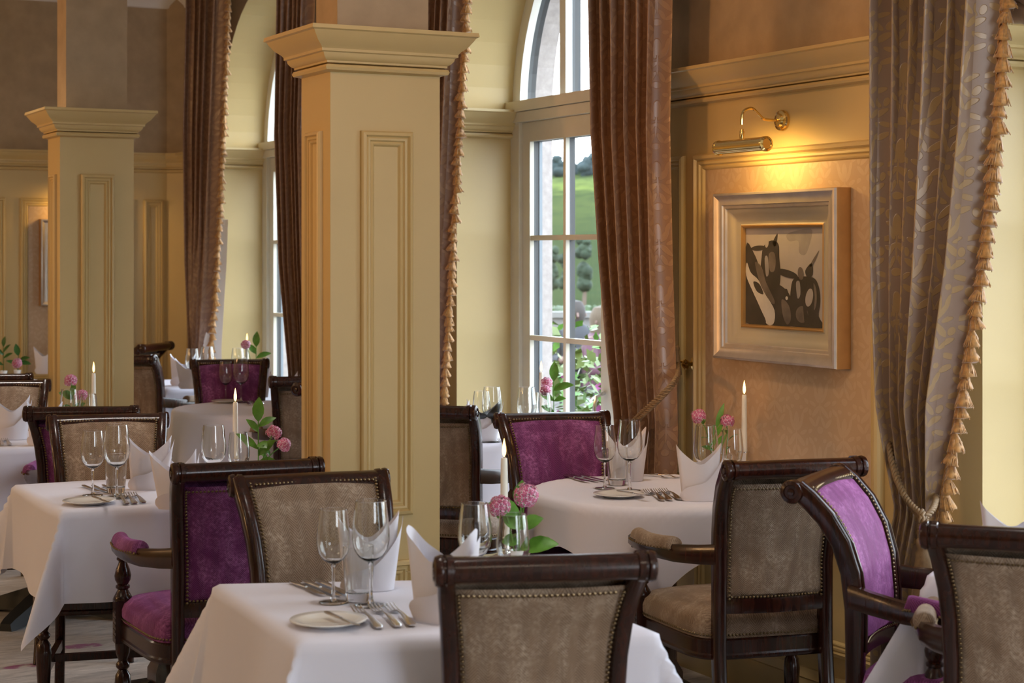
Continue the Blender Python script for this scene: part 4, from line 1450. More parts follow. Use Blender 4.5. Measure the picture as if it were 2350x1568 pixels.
# ================================================================== PICTURES AND THEIR LAMPS
def framed_picture(label, M, u0, u1, z0, z1, detail=True):
    c = M @ Vector(((u0 + u1) / 2, (z0 + z1) / 2, 0))
    root = thing('framed_picture', label, 'picture', c, 0)
    Mi = Matrix.Translation(-c) @ M
    rect = [(u0, z0), (u1, z0), (u1, z1), (u0, z1)]
    def ring(name, mat, prof, ang=28):
        b = MB(); b.sweep(rect, prof, closed=True, M=Mi); return b.build(name, mat, root, angle=ang)
    ring('frame', 'frame_silver', [(-.001, .062), (-.003, .070), (-.010, .072), (-.020, .066), (-.034, .060), (-.044, .060), (-.047, .054), (-.056, .053), (-.060, .046)])
    ring('frame_side', 'frame_edge', [(-.03, .004), (0, .004), (0, .060), (-.001, .062)])
    ring('liner', 'frame_liner', [(-.060, .046), (-.066, .044), (-.078, .036), (-.095, .027), (-.112, .023), (-.116, .026)])
    ring('inner_fillet', 'frame_edge', [(-.116, .026), (-.120, .028), (-.125, .024), (-.128, .014)])
    iu0, iu1, iz0, iz1 = u0 + .126, u1 - .126, z0 + .126, z1 - .126
    b = MB(); b.box((iu0 - .004, iz0 - .004, .004), (iu1 + .004, iz1 + .004, .012), M=Mi); pr = b.build('print', 'print_light', root)
    if detail:
        pr['label'] = 'black and white photograph of two harnessed horses'
        def poly(pts, mat, k, nm, soft=True):
            b = MB()
            if soft and len(pts) < 19:      # rounded outline
                q = []
                for i in range(len(pts)):
                    p0, p1, p2, p3 = pts[i - 1], pts[i], pts[(i + 1) % len(pts)], pts[(i + 2) % len(pts)]
                    for t in (0, .25, .5, .75):
                        q.append(tuple(.5 * (2 * p1[d] + (p2[d] - p0[d]) * t + (2 * p0[d] - 5 * p1[d] + 4 * p2[d] - p3[d]) * t * t + (3 * p1[d] - p0[d] - 3 * p2[d] + p3[d]) * t ** 3) for d in (0, 1)))
                pts = [(min(795, max(348, x)), min(1243, max(716, y))) for x, y in q]
            P = [Mi @ Vector((iu0 + (x - 348) / 447 * (iu1 - iu0), iz1 - (y - 715) / 530 * (iz1 - iz0), .0122 + k * .0003)) for x, y in pts]
            b.add(P, [tuple(range(len(P)))], 0, False)
            o = b.build(nm, mat, pr, fixn=False)
        def ell(cx, cy, rx, ry, a=0, n=20):
            a = radians(a)
            return [(cx + rx * cos(t) * cos(a) - ry * sin(t) * sin(a), cy + rx * cos(t) * sin(a) + ry * sin(t) * cos(a)) for t in [-2 * pi * k / n for k in range(n)]]
        poly([(640, 735), (720, 728), (720, 780), (690, 860), (655, 850), (650, 790), (600, 790), (585, 755)][::-1], 'print_soft', 0, 'distant_tree')
        poly([(348, 820), (395, 850), (440, 950), (480, 1000), (560, 1030), (610, 1090), (650, 1235), (348, 1235)], 'print_dark', 1, 'horse_body')
        poly([(455, 815), (500, 785), (540, 805), (545, 880), (552, 960), (540, 1040), (480, 1050), (440, 960), (442, 880)], 'print_dark', 2, 'horse_head')
        poly([(505, 800), (535, 748), (525, 815)], 'print_dark', 2, 'horse_ear')
        poly([(485, 860), (515, 850), (525, 900), (515, 950), (490, 945)], 'print_mid', 3, 'horse_face')
        poly(ell(425, 826, 44, 14, -4), 'print_dark', 3, 'blinker')
        poly(ell(474, 802, 10, 22, 8), 'print_light', 4, 'face_mark')
        poly([(356, 905), (380, 960), (425, 1000), (470, 1080), (518, 1160), (512, 1232), (470, 1232), (430, 1140), (390, 1060), (352, 975)], 'print_white', 4, 'white_harness')
        poly([(395, 1010), (430, 1020), (455, 1075), (415, 1060)], 'print_dark', 5, 'strap')
        poly([(350, 1040), (385, 1060), (440, 1160), (465, 1235), (350, 1235)], 'print_dark', 5, 'horse_leg')
        poly([(560, 1060), (590, 1045), (600, 1110), (575, 1120)], 'print_dark', 5, 'ear_tuft')
        poly([(625, 990), (680, 975), (740, 985), (765, 1040), (770, 1110), (762, 1180), (785, 1240), (615, 1240), (605, 1150), (608, 1060)], 'print_dark', 3, 'horse_head')
        poly([(690, 945), (725, 905), (730, 965), (705, 985)], 'print_dark', 4, 'horse_ear')
        poly([(715, 915), (765, 838), (728, 920)], 'print_mid', 4, 'plume')
        poly(ell(590, 962, 62, 20, 16), 'print_dark', 4, 'blinker')
        poly(ell(665, 960, 16, 34, -6), 'print_mid', 5, 'face_mark')
        poly(ell(712, 1085, 20, 48, 10), 'print_light', 5, 'cheek')
        poly(ell(672, 1175, 34, 44, 0), 'print_mid', 5, 'muzzle')
        poly([(405, 905), (445, 930), (470, 1010), (520, 1110), (500, 1120), (440, 1030)], 'print_mid', 6, 'mane_light')
        poly([(560, 1100), (600, 1130), (612, 1200), (590, 1232), (565, 1180)], 'print_mid', 6, 'chest_light')
        poly([(462, 880), (480, 875), (486, 960), (470, 975)], 'print_soft', 6, 'cheek_strap')
        poly([(735, 1010), (750, 1040), (752, 1110), (738, 1150), (742, 1080)], 'print_mid', 6, 'neck_light')
        poly([(640, 1010), (660, 1004), (664, 1070), (648, 1090)], 'print_soft', 6, 'cheek_strap')
        poly(ell(588, 1092, 7, 10), 'print_white', 6, 'harness_ring')
        poly([(675, 1060), (700, 1150), (715, 1240), (690, 1240)], 'print_dark', 6, 'rein')
    b = MB(); b.add([Mi @ Vector(p) for p in ((u0 + .058, z0 + .058, .0465), (u1 - .058, z0 + .058, .0465), (u1 - .058, z1 - .058, .0465), (u0 + .058, z1 - .058, .0465))], [(0, 1, 2, 3)], 0, False)
    b.build('glass', 'window_glass', root)
    return root
framed_picture('framed photograph of two horses in a wide champagne frame', MR, -5.365, -4.655, 1.178, 1.774)
framed_picture('framed picture on the back wall, half hidden by the left column', MBK, 2.69, 3.22, 1.205, 1.785, False)

def picture_lamp(label, M, u, zp, zt, reach, L, side):
    """M maps (u, z, out) onto the wall; round plate at (u, zp), tube at height zt and distance reach"""
    c = M @ Vector((u, zp, 0))
    root = thing('picture_lamp', label, 'lamp', c)
    Mi = Matrix.Translation(-c) @ M
    b = MB()
    Mz = Mi @ Matrix.Translation((u, zp, 0))
    b.lathe([(.036, 0), (.037, .010), (.034, .016), (.024, .019), (.020, .026), (.010, .029), (.001, .030)], seg=28, M=Mz)
    b.build('wall_plate', 'brass', root, angle=30)
    b = MB()
    r = .0052
    P = [(0, .025), (0, .075), (.006, .092), (.030, .118), (.040, .135), (.030, reach - .008), (.010, reach), (-.02, reach)]
    pts = [Mi @ Vector((u, zp + dz, o)) for dz, o in P]
    for _ in range(2):
        Q = [pts[0]]
        for i in range(len(pts) - 1):
            Q += [pts[i].lerp(pts[i + 1], .25), pts[i].lerp(pts[i + 1], .75)]
        Q.append(pts[-1]); pts = Q
    b.tube(pts, r, 8); b.build('arm', 'brass', root)
    b = MB()
    b.lathe([(.0075, 0), (.0085, .003), (.0085, .028), (.0065, .032), (.0065, .036)], seg=12, M=Mi @ Matrix.Translation((u, zt + .022, reach)) @ Matrix.Rotation(-pi / 2, 4, 'X'))
    b.build('joint', 'brass', root)
    # tube shade, open towards the wall and down
    b = MB(); R = .0245; n = 22
    def sh(uu, v, rr=R):
        a = radians(-72 + 250 * v)       # 0 = outwards, 90 = up
        return Mi @ Vector((u + L * (uu - .5), zt + rr * sin(a), reach + rr * cos(a)))
    b.grid(sh, 6, n); b.grid(lambda uu, v: sh(uu, v, R - .0015), 6, n)
    b.build('shade', 'brass', root, angle=60)
    for e in (-1, 1):
        b = MB()
        b.lathe([(.001, .0), (.016, .0), (.0185, .003), (.022, .001), (.026, -.001), (.0265, -.010), (.0245, -.012)], seg=24, M=Mi @ Matrix.Translation((u + e * L / 2, zt, reach)) @ Matrix.Rotation(e * pi / 2, 4, 'Y'))
        b.build('end_cap', 'brass', root, angle=35)
    b = MB(); b.lathe([(.009, -L * .42), (.009, L * .42)], seg=12, M=Mi @ Matrix.Translation((u, zt, reach)) @ Matrix.Rotation(pi / 2, 4, 'Y'))
    b.build('light_tube', 'lamp_tube', root)
    p = M @ Vector((u, zt - .012, reach - .012)); aim = M @ Vector((u, zt - .22, .0))
    d = bpy.data.lights.new('picture_lamp_light', 'AREA'); d.shape = 'RECTANGLE'; d.size = L * .8; d.size_y = .012
    d.energy = 1.3; d.color = (1.0, .58, .16)
    lo = bpy.data.objects.new('picture_lamp_light', d); COL.objects.link(lo); lo.location = p
    zax = (p - aim).normalized(); xax = (M.to_3x3() @ Vector((1, 0, 0))); xax = (xax - zax * xax.dot(zax)).normalized(); yax = zax.cross(xax)
    lo.rotation_euler = Matrix((xax, yax, zax)).transposed().to_euler()
    return root
picture_lamp('lit brass picture lamp over the photograph of horses', MR, -5.03, 2.018, 1.925, .175, .29, 1)
picture_lamp('brass picture lamp over the back wall picture', MBK, 2.95, 2.018, 1.925, .175, .29, 1)

# ================================================================== TABLE SETTINGS
TN = {1: 'the front table', 2: 'the left table', 3: 'the round table below the picture', 4: 'the left-edge table', 5: 'the bottom right corner table',
      6: 'the near window table', 7: 'the round table between the columns', 9: 'the far left table', 10: 'the far window table'}
ZT = TZ + .0015
PROTO = {}
def instance(key, maker, loc, rotz, label, scale=1.0, group=None):
    if key not in PROTO:
        PROTO[key] = maker(); o = PROTO[key]
    else:
        o = copy_tree(PROTO[key])
    o.location = loc; o.rotation_euler = (0, 0, rotz); o.scale = (scale,) * 3
    o['label'] = label
    if group:
        o['group'] = group
    return o
def mk_wine():
    root = thing('wine_glass', 'x', 'glass')
    b = MB(); b.lathe([(.001, .0965), (.006, .0965), (.015, .1005), (.028, .1095), (.038, .126), (.0425, .147), (.0425, .165), (.0395, .195), (.0372, .215), (.0345, .235), (.0339, .2353), (.0334, .235), (.0360, .215), (.0382, .195), (.0412, .165), (.0412, .147), (.0368, .127), (.027, .1115), (.014, .1035), (.001, .1025)], seg=32); b.build('bowl', 'clear_glass', root, angle=38)
    b = MB(); b.lathe([(.001, .004), (.0085, .0045), (.0055, .014), (.0040, .03), (.0037, .06), (.0042, .086), (.0065, .0965), (.001, .0966)], seg=16); b.build('stem', 'clear_glass', root, angle=180)
    b = MB(); b.lathe([(.001, 0), (.036, 0), (.037, .0012), (.0355, .0022), (.015, .0042), (.001, .0052)], seg=32); b.build('foot', 'clear_glass', root, angle=180)
    return root
def mk_tumbler():
    root = thing('tumbler', 'x', 'glass')
    b = MB(); b.lathe([(.001, 0), (.027, 0), (.029, .003), (.0335, .05), (.0355, .09), (.0350, .124), (.0343, .1245), (.0337, .124), (.0342, .09), (.0320, .05), (.0285, .022), (.022, .018), (.001, .0175)], seg=32)
    b.build('tumbler_body', 'clear_glass', root, angle=38)
    return root
def wine(t, x, y, lab, big=False, s=None):
    s = s or (1.0 if big else .90)
    return instance('wine', mk_wine, at(x, y, ZT), 0, lab + ' on ' + TN[t], s, 'wine glasses')
def wine_top(t, x, ytop, lab, big=False, s=None):
    s = s or (1.0 if big else .90)
    p = at(x, ytop, TZ + .235 * s)
    p.z = ZT
    return instance('wine', mk_wine, p, 0, lab + ' on ' + TN[t], s, 'wine glasses')
def tumbler(t, x, y, lab, s=1.0):
    return instance('tumbler', mk_tumbler, at(x, y, ZT), 0, lab + ' on ' + TN[t], s, 'water tumblers')

def mk_candle():
    root = thing('candle', 'x', 'candle')
    b = MB(); b.lathe([(.0105, 0), (.0108, .01), (.0088, .20), (.0080, .217), (.0065, .219), (.001, .217)], seg=16); b.build('taper', 'wax', root)
    b = MB(); b.tube([(0, 0, .216), (.0005, 0, .222), (.001, 0, .228)], .0009, 5); b.build('wick', 'wick', root)
    b = MB(); b.lathe([(.001, .222), (.0042, .228), (.0055, .236), (.0048, .247), (.0028, .259), (.0008, .268), (.0001, .270)], seg=14); b.build('flame', 'flame', root, angle=180)
    return root
def mk_holder():
    root = thing('candle_holder', 'x', 'candle holder')
    b = MB(); b.lathe([(.001, 0), (.032, 0), (.033, .003), (.026, .006), (.010, .009), (.0085, .018), (.011, .024), (.0085, .030), (.013, .036), (.016, .048), (.018, .050), (.018, .052), (.0118, .052), (.0112, .040), (.001, .040)], seg=22)
    b.build('holder_body', 'silver', root, angle=40)
    return root
def candle(t, x, ytop, lab, top=.26):
    p = at(x, ytop, TZ + top)
    instance('holder', mk_holder, (p.x, p.y, ZT), 0, 'silver holder of the ' + lab + ' on ' + TN[t], 1, 'candle holders').scale = (1, 1, (top - .219) / .041)
    return instance('candle', mk_candle, (p.x, p.y, ZT + top - .2195), random.uniform(0, 6), lab + ' on ' + TN[t], 1, 'lit taper candles')

def mk_napkin(seed):
    rr = random.Random(seed)
    sk = rr.uniform(-.1, .1); a1 = rr.uniform(.9, 1.0); a2 = rr.uniform(.86, 1.0)
    def mk():
        root = thing('napkin', 'x', 'napkin')
        def fn(u, v):
            a = 2 * pi * u
            d0 = abs(((a + pi) % (2 * pi)) - pi); d1 = pi - d0
            pk = max(a1 * (1 - min(1, d0 / 1.5) ** 1.25), a2 * (1 - min(1, d1 / 1.5) ** 1.25), 0)
            z = .187 * v * (.62 + .38 * pk)
            g = 1 + .22 * (z / .187) + .10 * pk * v
            rx, ry = .056 * g, .036 * (1 - .15 * v)
            # folded sheet: flatter than an ellipse, with a front crease
            c, s = cos(a), sin(a)
            e = .8
            x = rx * math.copysign(abs(c) ** e, c); y = ry * math.copysign(abs(s) ** e, s)
            x += sk * z
            return Vector((x, y + .004 * sin(5 * a) * v, z))
        b = MB(); b.grid(fn, 56, 12); b.build('cuff', 'napkin_linen', root, angle=60)
        # wrapped outer fold with a slanting edge across the front
        def fl(u, v):
            a = pi + pi * u * 1.02 - .03
            top = .03 + .90 * u
            zz = v * top
            q = fn((a / (2 * pi)) % 1.0, min(1, zz))
            o = Vector((cos(a), sin(a), 0)) * (.0025 + .0065 * v)
            h = .187 * .60 * zz * (1.35 if u > .5 else 1.1)
            return Vector((q.x * 1.02, q.y, max(q.z * 1.0, 0))) + o
        b = MB(); b.grid(fl, 26, 10); b.build('outer_fold', 'napkin_linen', root, angle=60)
        return root
    return mk
for k in range(4):
    pass
def napkin(t, x, y, lab, turn=0, var=0, s=1.0):
    return instance('napkin%d' % var, mk_napkin(40 + var), at(x, y, ZT), -TH + radians(turn), lab + ' on ' + TN[t], s, 'folded napkins')
def napkin_top(t, x, ytop, lab, turn=0, var=0, s=1.0):
    p = at(x, ytop, TZ + .182 * s); p.z = ZT
    return instance('napkin%d' % var, mk_napkin(40 + var), p, -TH + radians(turn), lab + ' on ' + TN[t], s, 'folded napkins')

def ribbon(b, secs):
    """secs: (x, y, z, half width, half thickness)"""
    b.loft([[Vector((x - w, y, z - h * .3)), Vector((x - w * .6, y, z - h)), Vector((x + w * .6, y, z - h)), Vector((x + w, y, z - h * .3)), Vector((x + w, y, z + h * .3)), Vector((x + w * .6, y, z + h)), Vector((x - w * .6, y, z + h)), Vector((x - w, y, z + h * .3))] for (x, y, z, w, h) in secs])
def mk_fork():
    root = thing('fork', 'x', 'fork')
    b = MB(); ribbon(b, [(0, -.100, .004, .006, .0012), (0, -.090, .005, .0095, .0016), (0, -.06, .008, .0075, .0016), (0, -.02, .011, .0045, .0018), (0, .02, .010, .0030, .0018), (0, .034, .007, .0035, .0014)]); b.build('handle', 'steel', root, angle=50, fixn=True)
    b = MB(); ribbon(b, [(0, .034, .007, .0035, .0012), (0, .044, .004, .010, .0010), (0, .056, .003, .0125, .0009)])
    for k in range(4):
        x = -.0105 + k * .007
        ribbon(b, [(x, .054, .003, .0018, .0009), (x, .078, .0045, .0016, .0008), (x, .098, .008, .0012, .0007), (x, .104, .0095, .0006, .0005)])
    b.build('tines', 'steel', root, angle=50, fixn=True)
    return root
def mk_knife():
    root = thing('knife', 'x', 'knife')
    b = MB(); ribbon(b, [(0, -.112, .005, .006, .003), (0, -.10, .0055, .0085, .0036), (0, -.05, .0055, .0075, .0036), (0, -.005, .0055, .0055, .0034)]); b.build('handle', 'steel', root, angle=50, fixn=True)
    b = MB(); ribbon(b, [(0, -.006, .0055, .005, .0018), (.001, .02, .0055, .0095, .0009), (.001, .08, .0055, .0095, .0008), (-.002, .105, .0055, .006, .0007), (-.006, .112, .0055, .0012, .0005)]); b.build('blade', 'steel', root, angle=50, fixn=True)
    return root
def lay(kind, t, a, c, lab, z=0.0):
    """cutlery from point a (handle end) to c (tip), measured on the cloth"""
    A = at(a[0], a[1], ZT + z); C = at(c[0], c[1], ZT + z)
    d = C - A; m = (A + C) / 2
    L = .204 if kind == 'fork' else .224
    s = max(.72, min(1.1, d.length / L))
    return instance(kind, mk_fork if kind == 'fork' else mk_knife, (m.x, m.y, ZT + z), atan2(d.y, d.x) - pi / 2, lab + ' on ' + TN[t], s, kind + ('s' if kind == 'fork' else '') if kind == 'fork' else 'knives')
def mk_plate():
    root = thing('side_plate', 'x', 'plate')
    b = MB(); b.lathe([(.001, 0), (.05, 0), (.052, .002), (.066, .007), (.082, .0105), (.0835, .0115), (.0825, .0128), (.066, .010), (.053, .0055), (.001, .0045)], seg=44); b.build('plate_body', 'porcelain', root, angle=180)
    return root
def plate(t, x, y, lab):
    return instance('plate', mk_plate, at(x, y, ZT), 0, lab + ' on ' + TN[t], 1, 'side plates')

# flowers
def leafshape(b, base, d, L, W, up, mat=0, curl=.25):
    d = Vector(d).normalized(); up = Vector(up)
    s = d.cross(up).normalized(); n = s.cross(d).normalized()
    P = []
    prof = [(0, .05), (.15, .55), (.35, .95), (.55, 1.0), (.75, .75), (.9, .36), (1.0, .02)]
    for f, w in prof:
        c = Vector(base) + d * L * f + n * (L * curl * (f - f * f * 1.3))
        P += [c + s * W * w * .5 + n * W * .12 * w, c, c - s * W * w * .5 + n * W * .12 * w]
    fs = []
    for i in range(len(prof) - 1):
        k = 3 * i
        fs += [(k, k + 1, k + 4, k + 3), (k + 1, k + 2, k + 5, k + 4)]
    b.add(P, fs, mat, True)
def curve3(p0, p1, bend, n=7):
    p0, p1 = Vector(p0), Vector(p1); m = (p0 + p1) / 2 + Vector(bend)
    return [p0 * (1 - f) ** 2 + m * 2 * f * (1 - f) + p1 * f * f for f in [k / (n - 1) for k in range(n)]]
def bloom_sprig(label, base, top, seed, r=.026, leaves=3):
    """one stem with a round cluster of pink star florets"""
    rr = random.Random(seed); base = Vector(base); top = Vector(top)
    root = thing('pink_flower', label, 'flower', base, 0, 'pink flowers')
    T = top - base
    b = MB(); P = curve3((0, 0, 0), T, (T.x * -.25, T.y * -.25, T.length * .12)); b.tube(P, [.0022] * (len(P) - 1) + [.003], 6); b.build('stem', 'green_leaf', root)
    b = MB()
    ax = (P[-1] - P[-2]).normalized()
    cen = T + ax * r * .25
    n = 38
    for k in range(n):
        zf = 1 - 1.55 * (k + .5) / n
        a = k * 2.39996
        q = sqrt(max(0, 1 - zf * zf))
        s = ax.cross(Vector((.3, .9, .1))).normalized(); t = ax.cross(s)
        d = (ax * zf + (s * cos(a) + t * sin(a)) * q).normalized()
        c = cen + d * r * rr.uniform(.86, 1.08)
        e = d.cross(Vector((rr.uniform(-1, 1), rr.uniform(-1, 1), rr.uniform(-1, 1)))).normalized(); g = d.cross(e)
        fr = r * .40
        for m in range(5):
            an = 2 * pi * m / 5
            dd = e * cos(an) + g * sin(an); pp = d.cross(dd)
            b.add([c + d * .001, c + dd * fr * .6 + pp * fr * .30, c + dd * fr - d * .0015, c + dd * fr * .6 - pp * fr * .30], [(0, 1, 2, 3)], 0, False)
            b.add([c + d * .0016, c + dd * fr * .50 + pp * fr * .17 + d * .001, c + dd * fr * .80 + d * .0002, c + dd * fr * .50 - pp * fr * .17 + d * .001], [(0, 1, 2, 3)], 1, False)
        b.tube([cen, c], .0012, 4, 1, cap=False)
    b.build('blossom', ['flower_pink', 'flower_magenta'], root)
    for k in range(leaves):
        f = P[1 + (k + 1) % (len(P) - 2)]
        b = MB(); a = rr.uniform(0, 2 * pi)
        leafshape(b, f, (cos(a), sin(a), rr.uniform(.2, .8)), rr.uniform(.035, .06), rr.uniform(.014, .022), (0, 0, 1))
        b.build('leaf', 'green_leaf', root)
    return root
def leaf_sprig(label, base, height, leaves, seed, mat='green_leaf', lean=(0, 0)):
    rr = random.Random(seed)
    root = thing('leaf_sprig', label, 'plant', base, 0, 'leaf sprigs')
    top = Vector((lean[0], lean[1], height))
    b = MB(); P = curve3((0, 0, 0), top, (0, 0, height * .1), 9); b.tube(P, .0022, 6); b.build('stem', mat, root)
    for k, (f, side, elev, L, W) in enumerate(leaves):
        p = P[int(f * 8)]
        lt = Vector((cos(TH), -sin(TH), 0)); dp = Vector((sin(TH), cos(TH), 0))
        dr = lt * side + dp * rr.uniform(-.45, .25) + Vector((0, 0, elev))
        b = MB(); leafshape(b, p, dr, L * 1.15, W * 1.3, Vector((0, 0, 1)) - dp * .9, curl=.22)
        b.build('leaf', mat, root)
    return root
def mk_vase():
    root = thing('posy_vase', 'x', 'vase')
    b = MB(); b.lathe([(.001, 0), (.017, 0), (.019, .003), (.020, .03), (.023, .052), (.0245, .056), (.0235, .057), (.0215, .052), (.0185, .03), (.001, .028)], seg=20); b.build('vase_body', 'porcelain', root, angle=60)
    return root
def vase(p, lab):
    return instance('vase', mk_vase, (p.x, p.y, ZT), 0, lab, 1, 'small white vases')
LEAF6 = [(.25, -.9, .35, .055, .024), (.4, .95, .25, .062, .026), (.55, -.6, .7, .06, .027), (.7, .8, .55, .058, .026), (.85, -.35, 1.0, .055, .026), (1.0, .1, 1.4, .062, .028)]

# --- front table
wine(1, 765, 1383, 'small wine glass left of the tumbler')
wine(1, 851, 1389, 'tall wine glass before the folded napkin', True)
tumbler(1, 823, 1378, 'clear water tumbler between the two wine glasses')
napkin(1, 846, 1352, 'standing white napkin behind the two wine glasses', 8, 0, 1.0)
for k, (a, c, l) in enumerate((((668, 1338), (742, 1370), 'left knife of the three'), ((697, 1337), (780, 1373), 'middle knife of the three'), ((727, 1336), (812, 1374), 'right knife of the three'))):
    lay('knife', 1, a, c, l)
for k, (a, c, l) in enumerate((((872, 1447), (815, 1398), 'left fork of the three, touching the plate'), ((920, 1447), (851, 1392), 'middle fork of the three'), ((955, 1448), (884, 1387), 'right fork of the three, nearest the chair'))):
    lay('fork', 1, a, c, l)
plate(1, 754, 1433, 'white side plate with a butter knife')
lay('knife', 1, (752, 1411), (818, 1438), 'butter knife lying across the side plate', .014)
napkin(1, 1018, 1424, 'large folded napkin leaning half behind the chair rail', -25, 1, 1.12)
lay('knife', 1, (992, 1330), (962, 1322), 'knife peeping out behind the leaning napkin')
wine_top(1, 1090, 1157, 'wine glass behind the chair rail, left one,', s=.92)
wine_top(1, 1177, 1182, 'wine glass in front of the pink flowers', s=.88)
candle(1, 1157, 1052, 'lit candle beside the pink flowers')
vb = at(1190, 1318, ZT)
vase(vb, 'white posy vase with pink flowers on the front table')
bloom_sprig('large pink flower facing us on the front table', vb + Vector((0, 0, .04)), pt(1207, 1142, 4.28), 1, .029, 2)
bloom_sprig('pink flower half hidden behind a leaf on the front table', vb + Vector((-.01, 0, .04)), pt(1150, 1168, 4.36), 2, .026, 1)
leaf_sprig('leafy green sprig with broad leaves on the front table', vb + Vector((0.004, -.004, .04)), .13, [(.2, 1.0, .25, .085, .040), (.3, -1.0, .1, .05, .03), (.5, .9, .5, .055, .034), (.6, -.5, .3, .06, .036), (.85, -.95, .45, .075, .040), (1.0, .05, 1.0, .06, .032)], 3)
# --- left table
wine(2, 213, 1137, 'small wine glass left of the tall one')
wine(2, 268, 1141, 'tall wine glass before the herringbone chair', True)
tumbler(2, 266, 1131, 'water tumbler behind the tall wine glass')
napkin(2, 340, 1122, 'standing white napkin right of the wine glasses', 5, 2)
for k, (a, c, l) in enumerate((((190, 1117), (228, 1131), 'left knife of the three'), ((212, 1117), (246, 1131), 'middle knife of the three'), ((236, 1116), (262, 1129), 'right knife of the three'))):
    lay('knife', 2, a, c, l)
for k, (a, c, l) in enumerate((((296, 1164), (262, 1136), 'left fork of the three'), ((316, 1164), (280, 1133), 'middle fork of the three'), ((338, 1163), (296, 1131), 'right fork of the three'))):
    lay('fork', 2, a, c, l)
plate(2, 205, 1156, 'white side plate near the cloth corner')
lay('knife', 2, (214, 1143), (250, 1156), 'butter knife on the side plate', .014)
napkin_top(2, 408, 1033, 'napkin whose tips show left of the purple chair', 0, 3)
wine_top(2, 490, 977, 'wine glass showing only its wide bowl above the purple chair', s=.97)
wine_top(2, 548, 994, 'wine glass in front of the candle', s=.86)
candle(2, 540, 924, 'lit candle before the far round table')
vb = at(596, 1108, ZT)
vase(vb, 'white posy vase with flowers and leaves on the left table')
bloom_sprig('upper pink striped flower on the left table', vb + Vector((.006, 0, .045)), pt(626, 998, 6.15), 4, .026, 3)
bloom_sprig('lower pink striped flower hanging to the right on the left table', vb + Vector((.01, 0, .045)), pt(648, 1024, 6.12), 5, .024, 2)
leaf_sprig('tall leafy sprig with pointed leaves on the left table', vb + Vector((-.005, 0, .045)), .165, [(.15, .9, .2, .05, .02), (.35, .9, .9, .07, .03), (.45, -1.0, .75, .085, .024), (.62, .3, -.1, .04, .03), (.8, -.8, 1.0, .055, .022), (.9, .9, .5, .06, .026), (1.0, .05, 1.5, .075, .032)], 6)
# --- round table below the picture
wine(3, 1388, 1121, 'small wine glass left of the tall one')
wine(3, 1445, 1126, 'tall wine glass before the cord of the curtain', True)
tumbler(3, 1416, 1113, 'water tumbler behind the two wine glasses')
napkin(3, 1436, 1103, 'standing napkin seen through the wine glasses', 10, 0)
for k, (a, c, l) in enumerate((((1290, 1092), (1350, 1109), 'left knife of the three'), ((1307, 1092), (1372, 1108), 'middle knife of the three'), ((1324, 1091), (1390, 1107), 'right knife of the three'))):
    lay('knife', 3, a, c, l)
for k, (a, c, l) in enumerate((((1529, 1156), (1476, 1125), 'left fork of the three'), ((1549, 1157), (1492, 1123), 'middle fork of the three'), ((1573, 1156), (1509, 1121), 'right fork of the three, near the standing napkin'))):
    lay('fork', 3, a, c, l)
plate(3, 1420, 1140, 'white side plate left of the forks')
lay('knife', 3, (1430, 1131), (1478, 1139), 'butter knife on the side plate', .014)
lay('fork', 3, (1478, 1091), (1535, 1098), 'fork lying at the far side, left one,')
lay('fork', 3, (1500, 1092), (1560, 1098), 'fork lying at the far side, right one,')
napkin(3, 1606, 1147, 'large standing napkin left of the tan chair', 4, 1, 1.0)
wine_top(3, 1620, 978, 'wine glass with a flower behind its rim', s=.97)
wine_top(3, 1680, 986, 'wine glass right, just above the chair rail,', s=.88)
tumbler(3, 1656, 1130, 'tumbler partly behind the chair rail')
candle(3, 1708, 907, 'lit candle', .298)
vb = at(1640, 1101, ZT); vc = at(1664, 1102, ZT)
vase(vb, 'left white posy vase behind the glasses on the round table below the picture')
vase(vc, 'right white posy vase behind the glasses on the round table below the picture')
bloom_sprig('left pink flower above the wine glass on the round table', vb + Vector((0, 0, .045)), pt(1606, 960, 6.2), 7, .026, 4)
bloom_sprig('right pink flower beside the candle on the round table', vc + Vector((0, 0, .045)), pt(1669, 971, 6.2), 8, .024, 3)
leaf_sprig('thin upright green sprig on the round table below the picture', vb + Vector((.006, 0, .045)), .13, [(.4, -.9, .3, .05, .016), (.6, .6, .8, .05, .015), (.8, .5, 1.2, .05, .014), (1.0, .5, 1.6, .085, .016)], 9)
# --- left-edge table
napkin(4, 28, 1008, 'standing napkin at the picture edge', 10, 0, 1.02)
napkin_top(4, 100, 921, 'napkin whose tips show above the purple chair rail', 0, 2)
for k, (a, c, l) in enumerate((((8, 1028), (-6, 1008), 'left fork at the edge'), ((27, 1028), (6, 1007), 'right fork near the chair'))):
    lay('fork', 4, a, c, l)
wine_top(4, 160, 894, 'wine glass with a green leaf behind it', s=.95)
wine_top(4, 203, 905, 'wine glass close to the candle', s=.88)
candle(4, 215, 857, 'lit candle before the left column')
vb = at(172, 1005, ZT)
vase(vb, 'white posy vase behind the purple chair on the left-edge table')
bloom_sprig('upper pink flower before the left column', vb + Vector((0, 0, .04)), pt(163, 878, 7.6), 10, .027, 2)
bloom_sprig('lower pink flower behind a glass before the left column', vb + Vector((.01, 0, .04)), pt(186, 911, 7.6), 11, .025, 2)
leaf_sprig('green leafy sprig before the left column', vb + Vector((-.006, 0, .04)), .14, [(.3, -.8, .3, .06, .03), (.5, .7, .5, .05, .026), (.6, -.9, .2, .06, .03), (.9, -.9, .5, .06, .035), (1.0, .2, 1.1, .05, .026)], 12)
# --- bottom right corner table
napkin_top(5, 2330, 1148, 'napkin peak showing above the corner chair', -8, 1, 1.08)
